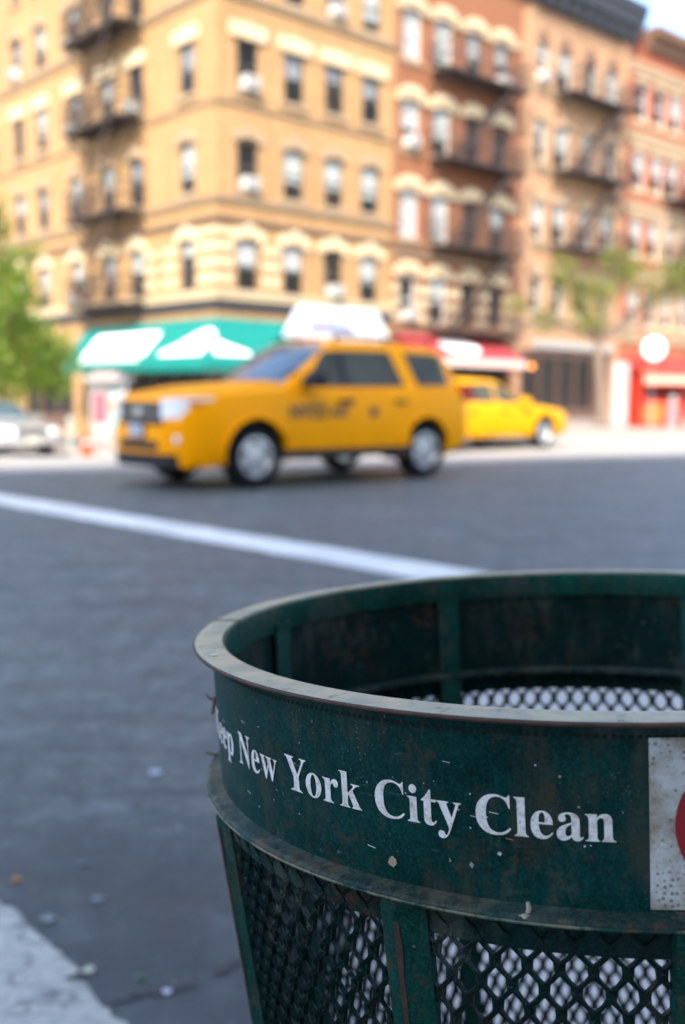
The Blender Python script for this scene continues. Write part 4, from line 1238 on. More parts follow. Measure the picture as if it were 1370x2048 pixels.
# ------------------------------------------------------------------ trees
def leaf_mat(name, c1, c2):
    b = NB(name); n = b.noise(1.2, 4); n2 = b.noise(9, 3)
    b.color(b.mix(b.ramp(b.math('ADD', b.math('MULTIPLY', n, .6), b.math('MULTIPLY', n2, .4)), [(.36, 0.0), (.64, 1.0)]), c1, c2)).set(.5)
    tl = b.n('ShaderNodeBsdfTranslucent'); tl.inputs[0].default_value = (c2[0] * 1.5, c2[1] * 1.6, c2[2], 1)
    mx = b.n('ShaderNodeMixShader'); mx.inputs[0].default_value = .35
    b.l(b.b.outputs[0], mx.inputs[1]); b.l(tl.outputs[0], mx.inputs[2]); b.l(mx.outputs[0], b.out.inputs[0])
    return b.m
M['leaf'] = leaf_mat('green_leaf', (.022, .055, .008), (.20, .29, .03))
M['leaf_pale'] = leaf_mat('olive_leaf', (.07, .075, .018), (.22, .24, .05))

def tree(label, loc, trunk_h, trunk_r, clumps, nleaf, leaf, mat, seed, lean=(0, 0)):
    rnd = random.Random(seed)
    t = empty('street_tree', loc); tag(t, label, 'tree', 'street trees')
    m = MB(); top = Vector((lean[0], lean[1], trunk_h))
    m.tube([Vector((0, 0, -.1)), Vector((.01, 0, .12)), Vector((lean[0] * .3, lean[1] * .3, trunk_h * .4)), Vector((lean[0] * .7, lean[1] * .7, trunk_h * .75)), top], [trunk_r * 1.35, trunk_r * 1.1, trunk_r, trunk_r * .9, trunk_r * .7], 10)
    m.build('trunk', M['bark'], t, smooth=True, angle=None)
    m = MB()
    for (x, y, z, r) in clumps:
        c = Vector((x, y, z)); mid = top.lerp(c, .5) + Vector((0, 0, .15 * r))
        m.tube([top - Vector((0, 0, .1)), mid, c], [trunk_r * .5, trunk_r * .3, trunk_r * .1], 6)
        for k in range(5):
            d = Vector((rnd.gauss(0, 1), rnd.gauss(0, 1), rnd.gauss(0, .8))).normalized() * r * .85
            m.tube([mid.lerp(c, .7), c + d * .6, c + d], [trunk_r * .16, trunk_r * .09, trunk_r * .03], 4)
    m.build('limbs', M['bark'], t)
    m = MB(); tot = sum(r ** 2.2 for *_, r in clumps)
    for (x, y, z, r) in clumps:
        for k in range(int(nleaf * r ** 2.2 / tot)):
            d = Vector((rnd.gauss(0, 1), rnd.gauss(0, 1), rnd.gauss(0, .85))).normalized() * r * rnd.random() ** .45
            if rnd.random() < .15: d *= 1.25
            p = Vector((x, y, z)) + d; n = Vector((rnd.gauss(0, 1), rnd.gauss(0, 1), rnd.gauss(.5, 1))).normalized()
            u = n.orthogonal().normalized(); v = n.cross(u); a = rnd.random() * 2 * pi
            u, v = u * cos(a) + v * sin(a), v * cos(a) - u * sin(a); s = leaf * rnd.uniform(.6, 1.3)
            m.add([p - u * s, p - v * s * .5, p + u * s, p + v * s * .5], [(0, 1, 2, 3)])
    o = m.build('crown', mat, t, fix=False); tag(o, kind='stuff')
    return t
tz = zg(-9.6, 29.5) + KERB
tree('leafy green street tree at the left edge in front of the tan building', (-9.9, 29.2, tz), 2.3, .13,
     [(-.3, -.2, 2.7, 1.1), (.75, .1, 2.9, .85), (-.9, .3, 3.9, 1.15), (.2, -.4, 4.0, .9), (-.2, .2, 5.3, .9), (-1.2, 0, 5.4, .9), (.7, .1, 3.5, .55), (-.6, -.3, 6.2, .55), (.1, .1, 6.3, .35), (-2, .3, 4.3, 1.3), (-1.8, -.3, 2.6, 1.1), (1.0, -.2, 2.2, .6), (.5, -.1, 4.8, .6), (1.3, .1, 3.0, .75), (1.35, -.2, 2.3, .6), (.9, 0, 5.6, .4), (-.1, 0, 6.9, .5), (1.7, 0, 2.6, .6), (1.5, .1, 1.9, .55), (.4, -.2, 1.9, .8), (.6, .2, 4.3, .6)],
     9500, .10, M['leaf'], 5)
tree('thin street tree with sparse olive leaves standing before the peach building', (8.55, 33.2, KERB), 2.9, .17,
     [(-.9, 0, 4.3, .75), (.7, .2, 5.0, .8), (2.1, -.2, 4.7, .8), (-2.0, .1, 3.5, .5), (-.6, -.3, 3.4, .6), (2.9, 0, 5.0, .7), (-1.5, 0, 5.0, .6), (1.5, .2, 4.2, .45), (3.8, -.1, 4.7, .8), (-2.9, .2, 4.0, .45), (.2, .1, 5.5, .5), (-.2, 0, 4.4, .6), (4.4, 0, 4.2, .6)],
     3000, .095, M['leaf_pale'], 9, (-.25, 0))

# ------------------------------------------------------------------ street furniture beyond the road
def gnd(x, y, side=True): return zg(x, y) + (KERB if side else 0)
# phone kiosk plastered with posters
kx, ky = -5.83, 25.0
ki = empty('phone_kiosk', (kx, ky, gnd(kx, ky)), rad(-18)); tag(ki, 'white phone kiosk covered with maroon and turquoise posters by the corner', 'kiosk')
m = MB()
for x in (-.47, 0, .47): m.box(x - .035, x + .035, -.05, .05, 0, 1.8)
m.box(-.50, .50, -.30, .30, 1.78, 1.92); m.box(-.5, .5, -.02, .02, .25, .40); m.build('frame', M['ac_grille'], ki)
pc = {'maroon_poster': (-.43, -.04, .75, 1.50, (.42, .13, .18)), 'white_poster': (-.43, -.04, 1.5, 1.76, (.78, .72, .72)), 'pale_poster': (.04, .43, 1.35, 1.74, (.62, .74, .76)), 'orange_poster': (.04, .26, 1.0, 1.34, (.70, .42, .26)), 'turquoise_poster': (.04, .40, .55, .99, (.30, .66, .72)), 'cream_poster': (-.43, -.04, .42, .74, (.70, .64, .58))}
for k, (a, b_, c, d, col) in pc.items():
    m = MB(); m.box(a, b_, -.03, -.022, c, d); m.build(k, simple(k, tuple(q * .55 for q in col), .6, 0, .25, 9), ki)
m = MB(); m.box(-.32, .32, -.22, .22, 1.92, 2.02); m.build('roof_sign', simple('pink_sign', (.42, .22, .22), .6), ki)
m = MB(); m.box(.08, .36, .03, .18, .95, 1.45); m.build('telephone', M['black_plastic'], ki)
# traffic cone
cx_, cy_ = -6.28, 24.5
co = empty('traffic_cone', (cx_, cy_, gnd(cx_, cy_, False) + .002)); tag(co, 'orange traffic cone beside the phone kiosk', 'cone')
m = MB(); m.lathe([(.16, .035), (.115, .25), (.075, .45), (.035, .66), (.02, .67)], 20, closed=False); m.build('cone_body', simple('orange_plastic', (.62, .055, .004), .6, 0, .05, 6, .1), co, smooth=True)
m = MB(); m.lathe([(.098, .37), (.082, .44), (.080, .44), (.096, .37)], 20); m.build('white_collar', M['ac_white'], co, smooth=True)
m = MB(); m.prism([(-.19, -.19), (.19, -.19), (.19, .19), (-.19, .19)], 0, .035, 'z'); m.build('cone_base', M['black_plastic'], co)
# pale bollard
bx, by = -7.35, 27.0
bo = empty('bollard', (bx, by, gnd(bx, by))); tag(bo, 'pale green-white bollard left of the orange cone', 'bollard')
m = MB(); m.lathe([(.11, 0), (.11, .06), (.075, .08), (.075, .80), (.09, .82), (.09, .88), (.05, .95), (.001, .97)], 18, closed=False); m.build('post', simple('pale_green_paint', (.34, .37, .33), .5), bo, smooth=True)
m = MB(); m.lathe([(.078, .55), (.082, .56), (.082, .66), (.078, .67)], 18); m.build('band', M['ac_white'], bo, smooth=True)
# red news stand
nx_, ny_ = 10.35, 33.4
ns = empty('news_stand', (nx_, ny_, KERB), rad(12)); tag(ns, 'red news stand with a pale valance under the round white sign', 'kiosk')
RED = simple('red_enamel', (.62, .035, .015), .45, 0, .1)
m = MB(); m.box(-.78, .78, -.45, .45, 0, .06); m.box(-.78, -.70, -.45, .45, .06, 1.95); m.box(.70, .78, -.45, .45, .06, 1.95); m.box(-.70, .70, .37, .45, .06, 1.95); m.box(-.70, .70, -.45, .37, 1.9, 1.95); m.build('cabinet', RED, ns)
m = MB(); m.box(-.69, .69, -.44, -.36, .06, .88); m.build('counter', RED, ns)
m = MB(); m.prism([(-.46, 1.96), (.46, 1.96), (.46, 2.28), (.30, 2.30)], -.95, .95, 'x'); m.build('roof', RED, ns)
m = MB(); m.add([(-.9, -.46, 1.98), (.9, -.46, 1.98), (.98, -1.0, 1.66), (-.98, -1.0, 1.66)], [(0, 1, 2, 3)]); m.build('awning', RED, ns, fix=False)
m = MB(); m.box(-.98, .98, -1.012, -1.002, 1.42, 1.67); m.build('valance', simple('salmon_canvas', (.70, .34, .26), .7), ns)
ORG = simple('orange_enamel', (.75, .13, .02), .5)
m = MB(); N = 24; m.add([(.38 * cos(2 * pi * k / N) - .30, -.455, .46 + .38 * sin(2 * pi * k / N)) for k in range(N)], [tuple(range(N))]); m.build('orange_disc', ORG, ns, fix=False)
m = MB(); m.box(.18, .42, -.62, -.46, 0, .75); m.build('pink_rack', simple('pink_enamel', (.66, .22, .24), .5), ns)
m = MB(); m.box(.20, .40, -.60, -.46, .75, 1.12); m.build('grey_rack', M['ac_grille'], ns)
m = MB(); m.box(-.66, .66, -.34, .36, .9, 1.0); m.build('shelf', M['shop_dark'], ns)
# round sign on a post
rx, ry = 10.05, 32.9
rs = empty('round_sign', (rx, ry, KERB)); tag(rs, 'round white sign with a red rim on a post above the red news stand', 'sign')
m = MB(); m.tube([(0, 0, 0), (0, 0, 2.1)], .04, 10); m.build('post', M['steel'], rs, smooth=True)
def disc(r, th, y):
    m = MB(); m.lathe([(.001, th / 2), (r - .02, th / 2), (r, 0), (r - .02, -th / 2), (.001, -th / 2)], 32, closed=False)
    me = m.mesh('disc'); me.transform(Matrix.Rotation(pi / 2, 4, 'X')); me.transform(Matrix.Translation((0, y, 2.56))); return me
me = disc(.46, .10, 0); me.materials.append(RED); obj('sign_rim', me, rs)
me = disc(.375, .05, -.05); me.materials.append(M['white_print']); obj('sign_face', me, rs)
# pale banner stand
bx, by = 9.05, 33.0
bs = empty('banner_stand', (bx, by, KERB)); tag(bs, 'tall pale grey banner stand between the tree trunk and the red news stand', 'banner')
m = MB(); m.box(-.25, .25, -.03, .03, 0, .06); m.bar((-.24, 0, .06), (-.24, 0, 2.1), .03); m.bar((.24, 0, .06), (.24, 0, 2.1), .03); m.bar((-.25, 0, 2.1), (.25, 0, 2.1), .03); m.build('stand_frame', M['steel'], bs)
m = MB(); m.grid(lambda p, q: (-.22 + .44 * p, -.02 + .02 * sin(p * 9), .12 + 1.95 * q), 12, 2); m.build('cloth', simple('pale_cloth', (.36, .355, .36), .8, 0, .2, 4), bs, fix=False)
# amber lantern on the peach building
ln = empty('wall_lantern', frame_pt(0, 15.2, -.3, 2.30), RZ); tag(ln, 'small lit amber lantern on the shop wall right of the red awning', 'lamp')
m = MB(); m.bar((0, .28, .1), (0, 0, .1), .03); m.bar((0, 0, .1), (0, 0, .26), .03); m.build('bracket', M['iron'], ln)
b = NB('amber_glow'); b.color((.6, .22, .04)); b.b.inputs['Emission Color'].default_value = (1, .36, .06, 1); b.b.inputs['Emission Strength'].default_value = 1.0
ball('lantern_glass', .10, b.m, ln, (0, 0, 0))

# ------------------------------------------------------------------ litter basket
def can_paint(name, grime=.5, worn=0.0, rustiness=.3, base=(.0004, .031, .0275), spec=.13):
    b = NB(name)
    blot = b.noise(26, 6, .62); fine = b.noise(480, 4, .7); mid = b.noise(130, 5, .65); drip = b.noise(48, 5, .6, b.mapped((1, 1, .22))); patchn = b.noise(11, 5, .6)
    c = b.mix(b.ramp(blot, [(.35, 0.0), (.68, 1.0)]), tuple(x * .72 for x in base), tuple(x * 1.5 for x in base))
    c = b.mix(b.ramp(fine, [(.50, 0.0), (.68, .6)]), c, tuple(x * 2.6 + .003 for x in base))
    c = b.mix(b.ramp(fine, [(.34, .8), (.46, 0.0)]), c, tuple(x * .35 for x in base))
    c = b.mix(b.ramp(mid, [(.56, 0.0), (.72, .55)]), c, tuple(x * 2.2 + .004 for x in base))
    # dust and dirt runs
    c = b.mix(b.ramp(b.math('MULTIPLY', drip, patchn), [(.26, 0.0), (.36, grime)]), c, (.060, .055, .040))
    # chips: pale specks
    v = b.voro(150); v2 = b.voro(520); gate = b.ramp(b.noise(17, 4, .6), [(.55, 0.0), (.63, 1.0)])
    spk = b.ramp(v.outputs['Distance'], [(.10, 1.0), (.19, 0.0)])
    sel = b.ramp(v.outputs['Color'], [(.90, 0.0), (.93, 1.0)])
    c = b.mix(b.math('MULTIPLY', spk, b.math('MULTIPLY', sel, .6)), c, (.24, .30, .30))
    spk2 = b.ramp(v2.outputs['Distance'], [(.16, 1.0), (.34, 0.0)]); sel2 = b.ramp(v2.outputs['Color'], [(.56, 0.0), (.62, 1.0)])
    c = b.mix(b.math('MULTIPLY', b.math('MULTIPLY', spk2, sel2), b.math('MULTIPLY', gate, .5)), c, (.16, .23, .23))
    # long scratches
    sc_ = b.noise(70, 3, .5, b.mapped((1, 1, 9), rot=(.5, .35, 0)))
    c = b.mix(b.ramp(b.math('MULTIPLY', sc_, b.noise(23, 3)), [(.40, 0.0), (.44, .4)]), c, (.10, .16, .15))
    scuff = b.math('MULTIPLY', b.noise(33, 7, .75, b.mapped((1, 1, .55))), b.noise(8, 4, .6))
    c = b.mix(b.ramp(scuff, [(.285, 0.0), (.36, .6)]), c, (.075, .085, .072))
    # rust blooms
    rn = b.noise(90, 6, .7)
    c = b.mix(b.ramp(b.math('MULTIPLY', rn, b.noise(15, 4)), [(.33 - .05 * rustiness, 0.0), (.42 - .05 * rustiness, rustiness)]), c, (.11, .048, .024))
    if worn:
        wn = b.noise(75, 7, .72); wn2 = b.noise(22, 5, .65)
        k = b.mix(b.ramp(b.noise(38, 6, .68), [(.38, 0.0), (.58, 1.0)]), (.28, .285, .22), (.45, .39, .25))
        c = b.mix(b.ramp(b.math('ADD', b.math('MULTIPLY', wn, .6), b.math('MULTIPLY', wn2, .4)), [(.50 - .16 * worn, 0.0), (.56 - .12 * worn, min(1, worn))]), c, k)
    b.color(c).set(b.ramp(blot, [(.3, .40), (.7, .60)]), 0, spec)
    b.bump(b.math('ADD', b.math('MULTIPLY', mid, .6), b.math('MULTIPLY', fine, .3)), .35, .0007)
    return b.m
M['band_paint'] = can_paint('green_basket_paint', .55, 0, .35)
M['rim_paint'] = can_paint('worn_olive_rim', .4, .95, .5, spec=.6)
M['ledge_paint'] = can_paint('dusty_green_ledge', .95, .10, .5, (.014, .034, .030))
M['worn_lip'] = can_paint('worn_green_lip', .6, .42, .7, (.006, .045, .036))
M['inner_paint'] = can_paint('dirty_inner_green', .5, 0, .5, (.002, .018, .016))
M['bar_paint'] = can_paint('inner_bar_green', .3, 0, .3, (.005, .056, .042))
M['strap_paint'] = can_paint('green_strap_paint', .35, 0, .4, (.002, .036, .028))
M['mesh_paint'] = can_paint('dark_mesh_paint', .5, 0, .3, (.0012, .013, .011))
def rust_mat():
    b = NB('brown_rust'); n = b.noise(60, 6, .7); n2 = b.noise(12, 4)
    b.color(b.mix(b.ramp(n, [(.3, 0.0), (.7, 1.0)]), (.028, .015, .011), (.10, .048, .028))).set(.75)
    b.bump(n, .5, .0008); return b.m
M['rust'] = rust_mat()
def letter_mat():
    b = NB('dirty_white_lettering'); n = b.noise(190, 6, .72); n2 = b.noise(620, 4, .7)
    c = b.mix(b.ramp(n, [(.47, 0.0), (.68, .85)]), (.86, .86, .84), (.46, .38, .28))
    c = b.mix(b.ramp(n2, [(.54, 0.0), (.70, .7)]), c, (.34, .31, .26))
    b.color(c).set(.6); return b.m
M['letter'] = letter_mat()
def panel_mat():
    b = NB('stained_white_panel'); n = b.noise(40, 6, .68); v = b.voro(290, rnd=.45); n3 = b.noise(420, 4)
    c = b.mix(b.ramp(n, [(.40, 0.0), (.62, .9)]), (.62, .64, .63), (.28, .22, .13))
    dots = b.ramp(v.outputs['Distance'], [(.22, .75), (.34, 0.0)])
    c = b.mix(b.math('MULTIPLY', dots, b.ramp(b.noise(44, 4), [(.40, 0.0), (.56, 1.0)])), c, (.12, .075, .04))
    c = b.mix(b.ramp(n3, [(.5, 0.0), (.75, .3)]), c, (.2, .19, .17))
    b.color(c).set(.55); return b.m
M['panel'] = panel_mat()
M['sign_red'] = simple('faded_red_print', (.30, .004, .012), .5, 0, .15, 30)

HC = .825
cc = (.18733, .08214, .77517); cn = Vector((-.04107, -.99738, -.05957))
def c2w(v): return CR * v[0] + CD * v[1] + FWD * v[2]
axis = c2w(cn).normalized()
ctr = EYE + c2w(cc)
tocam = EYE - ctr; tocam = (tocam - axis * tocam.dot(axis)).normalized()
right = (-tocam).cross(axis).normalized()
# local x = right, y = away from the camera, z = axis
can = empty('litter_basket')
Mx = Matrix((right, -tocam, axis)).transposed().to_4x4()
Mx.translation = ctr - axis * HC
can.matrix_world = Mx
tag(can, 'dark green round street litter basket with white lettering, in sharp focus at lower right', 'litter basket')
def cp(theta, r, h):
    a = rad(theta); return Vector((r * sin(a), -r * cos(a), HC - h))

NS = 192
# rim: a wide flat flange with a rolled edge, and the skirt inside it
m = MB(); m.lathe([(.2790, HC + .0008), (.2830, HC + .0014), (.2940, HC + .0012), (.2985, HC + .0006), (.3000, HC - .0003), (.2996, HC - .0014), (.2975, HC - .0020), (.2870, HC - .0018), (.2790, HC - .0018)], NS)
rim = m.build('rim', M['rim_paint'], can, smooth=True, angle=50)
m = MB(); m.lathe([(.2990, HC + .0005), (.3002, HC - .0001), (.3005, HC - .0008), (.3000, HC - .0017), (.2978, HC - .0026), (.2978, HC - .0019)], NS)
m.build('rusty_edge', M['rust'], rim, smooth=True, angle=60)
m = MB(); m.lathe([(.2790, HC - .0010), (.2790, HC - .0225), (.2762, HC - .0235), (.2757, HC - .0225), (.2770, HC - .0015)], NS)
m.build('rim_skirt', M['bar_paint'], can, smooth=True, angle=40)
m = MB(); a = -86.5
P = [cp(a - .35, .2765, -.0019), cp(a + .35, .2765, -.0019), cp(a + .25, .2995, -.0019), cp(a - .45, .2995, -.0019), cp(a - .35, .2745, .0235), cp(a + .35, .2745, .0235)]
m.add(P, [(0, 1, 2, 3), (0, 4, 5, 1)]); m.build('rim_joint', simple('dark_joint', (.008, .012, .016), .7), rim, fix=False)
# band with the lettering
RT, RB, HT, HB = .2868, .2840, .0015, .1022
def rband(h): return RT + (RB - RT) * (h - HT) / (HB - HT)
m = MB(); m.lathe([(RT, HC - HT), (RT * .5 + RB * .5, HC - (HT + HB) / 2), (RB, HC - HB), (RB - .0035, HC - HB), (RT - .0035, HC - HT)], NS)
band = m.build('band', M['band_paint'], can, smooth=True, angle=40)
m = MB(); m.lathe([(RT - .0045, HC - .005), (RB - .0045, HC - .1), (RB - .006, HC - .1), (RT - .006, HC - .005)], NS)
m.build('band_lining', M['inner_paint'], can, smooth=True, angle=40)
# row of punched holes under the rim
m = MB(); n_ = 430
for k in range(n_):
    th = 360 * k / n_
    h0 = .0100; N = 8; b0 = len(m.v); w_ = rad(1) * .286
    pts = [cp(th + .26 * cos(2 * pi * i / N), rband(h0) + .00035, h0 + .0013 * sin(2 * pi * i / N)) for i in range(N)]
    m.add(pts, [tuple(range(N))])
tag(m.build('punched_holes', simple('dark_hole', (.004, .008, .008), .9, 0, 0), band, fix=False), kind='stuff')
# lower ledge
m = MB(); m.lathe([(.2830, HC - .0992), (.2848, HC - .1004), (.2925, HC - .1012), (.2947, HC - .1020), (.2956, HC - .1034), (.2950, HC - .1052), (.2925, HC - .1060), (.2900, HC - .1056), (.2885, HC - .1045), (.2830, HC - .1040)], NS)
ledge = m.build('ledge', M['ledge_paint'], can, smooth=True, angle=60)
m = MB(); m.lathe([(.2953, HC - .1036), (.2961, HC - .1044), (.2955, HC - .1055), (.2936, HC - .1063), (.2928, HC - .1056)], NS)
m.build('worn_edge', M['worn_lip'], ledge, smooth=True, angle=60)
# inner ring and the lower plain band
m = MB(); m.lathe([(.2795, HC - .0985), (.2735, HC - .0990), (.2722, HC - .1010), (.2728, HC - .1050), (.2795, HC - .1060)], NS)
m.build('inner_ring', M['ledge_paint'], can, smooth=True, angle=50)
m = MB(); m.lathe([(.2868, HC - .106), (.2855, HC - .1235), (.2835, HC - .1235), (.2845, HC - .106)], NS)
m.build('lower_band', M['inner_paint'], can, smooth=True, angle=50)
# straps
def rlow(h): return .2880 + (.2405 - .2880) * (h - .11) / .39
STRAPS = [(-104.5, 2.4, 2.4), (-58.5, 2.6, 2.6), (-20.6, 2.5, 3.2), (10.6, 3.0, 2.6), (55, 2.5, 2.5), (100, 2.5, 2.5), (157.5, 2.4, 2.4), (-150, 2.3, 2.3)]
HBASE = HC - .012
def rl2(h): return max(.205, rlow(h)) if h < .36 else max(.205, rlow(.36) - (h - .36) * .10)
for th, wl, wr in STRAPS:
    m = MB(); hs = [.104, .112, .2, .36, HBASE]
    vs_ = []
    for h in hs:
        r = rl2(h); t = .0065 if h > .106 else .002
        vs_ += [cp(th - wl, r - .001, h), cp(th - wl + .35, r + t * .55, h), cp(th - .15, r + t, h), cp(th + .3, r + t * .85, h), cp(th + wr, r + .0006, h), cp(th + wr, r - .003, h), cp(th - wl, r - .003, h)]
    k = 7
    m.add(vs_, [(i * k + q, i * k + (q + 1) % k, (i + 1) * k + (q + 1) % k, (i + 1) * k + q) for i in range(len(hs) - 1) for q in range(k)] + [tuple(range(k))[::-1], tuple((len(hs) - 1) * k + q for q in range(k))])
    st = m.build('strap', M['strap_paint'], can, smooth=True, angle=28)
    m = MB(); vs_ = []
    hs2 = [.118 + .016 * i for i in range(26)]
    for i, h in enumerate(hs2):
        r = rl2(h) + .0068; w_ = .02 + .28 * sin(i * 1.7) * cos(i * .6)
        vs_ += [cp(th - .15 - .1, r - .0001, h), cp(th + .25 + max(0, w_), r - .0008, h)]
    m.add(vs_, [(2 * i, 2 * i + 1, 2 * i + 3, 2 * i + 2) for i in range(len(hs2) - 1)])
    m.build('rust_line', M['rust'], st, fix=False)
    # inner flat bar
    m = MB(); vs_ = []
    for h in (.016, .024, .098, .30, HBASE):
        r = (.2765 if h < .1 else rl2(h) - .006)
        for d_, o_ in ((-2.3, 0), (2.3, 0), (2.3, -.0025), (-2.3, -.0025)): vs_.append(cp(th + d_, r + o_ - (.0015 if h < .02 else 0), h))
    m.add(vs_, [(i * 4 + q, i * 4 + (q + 1) % 4, (i + 1) * 4 + (q + 1) % 4, (i + 1) * 4 + q) for i in range(4) for q in range(4)] + [(0, 1, 2, 3)[::-1], (16, 17, 18, 19)])
    m.build('inner_bar', M['bar_paint'], can)
# expanded-metal panels: every strand is a bent, twisted ribbon
NC = 212; PITCH_V = .0262
def strand_panel(t0, t1):
    m = MB(); dth = 360 / NC
    k0 = math.floor(t0 / dth); k1 = math.ceil(t1 / dth)
    hs = []; h = .1065
    while h < HBASE:
        hs.append(h); h += PITCH_V / (8 if h < .42 else 4)
    for k in range(k0, k1 + 1):
        sgn = 1 if k % 2 == 0 else -1
        rings = []
        for h in hs:
            ph = (h - .094) / PITCH_V * 2 * pi
            c = cos(ph); sh = max(-1, min(1, c * 1.35)) * sgn
            th = (k + .5) * dth + sh * dth * .415
            if th < t0 - .2 or th > t1 + .2:
                rings.append(None); continue
            r = rl2(h) - .0022; deg = 1 / (r * rad(1))
            # ribbon cross-section: width across the sheet, tilted with the slope of the strand
            sl = -sin(ph) * sgn; w_ = .00180 * (1.0 + .25 * (1 - abs(sl))); d_ = .0021
            tilt = .0012 * sl
            rings.append([cp(th - w_ * deg, r - d_ - tilt, h), cp(th + w_ * deg, r - d_ + tilt, h), cp(th + w_ * deg, r + d_ * .6 + tilt, h), cp(th - w_ * deg, r + d_ * .6 - tilt, h)])
        for a_, b_ in zip(rings, rings[1:]):
            if a_ and b_:
                if not (m.v and False): m.add(a_ + b_, [(0, 1, 5, 4), (1, 2, 6, 5), (2, 3, 7, 6), (3, 0, 4, 7)])
    bm = bmesh.new(); me = m.mesh('mesh_panel', M['mesh_paint'], fix=False); bm.from_mesh(me)
    bmesh.ops.remove_doubles(bm, verts=bm.verts, dist=1e-6); bm.to_mesh(me); bm.free()
    return obj('mesh_panel', me, can)
ths = sorted(s_[0] for s_ in STRAPS)
for i, t in enumerate(ths):
    t2 = ths[i + 1] if i + 1 < len(ths) else ths[0] + 360
    strand_panel(t + 1.6, t2 - 1.6)
# base
m = MB(); m.lathe([(.001, .006), (.20, .006), (.212, .012), (.214, .03), (.209, .034), (.205, .02), (.001, .014)], 96, closed=False)
m.build('base_plate', M['band_paint'], can, smooth=True)

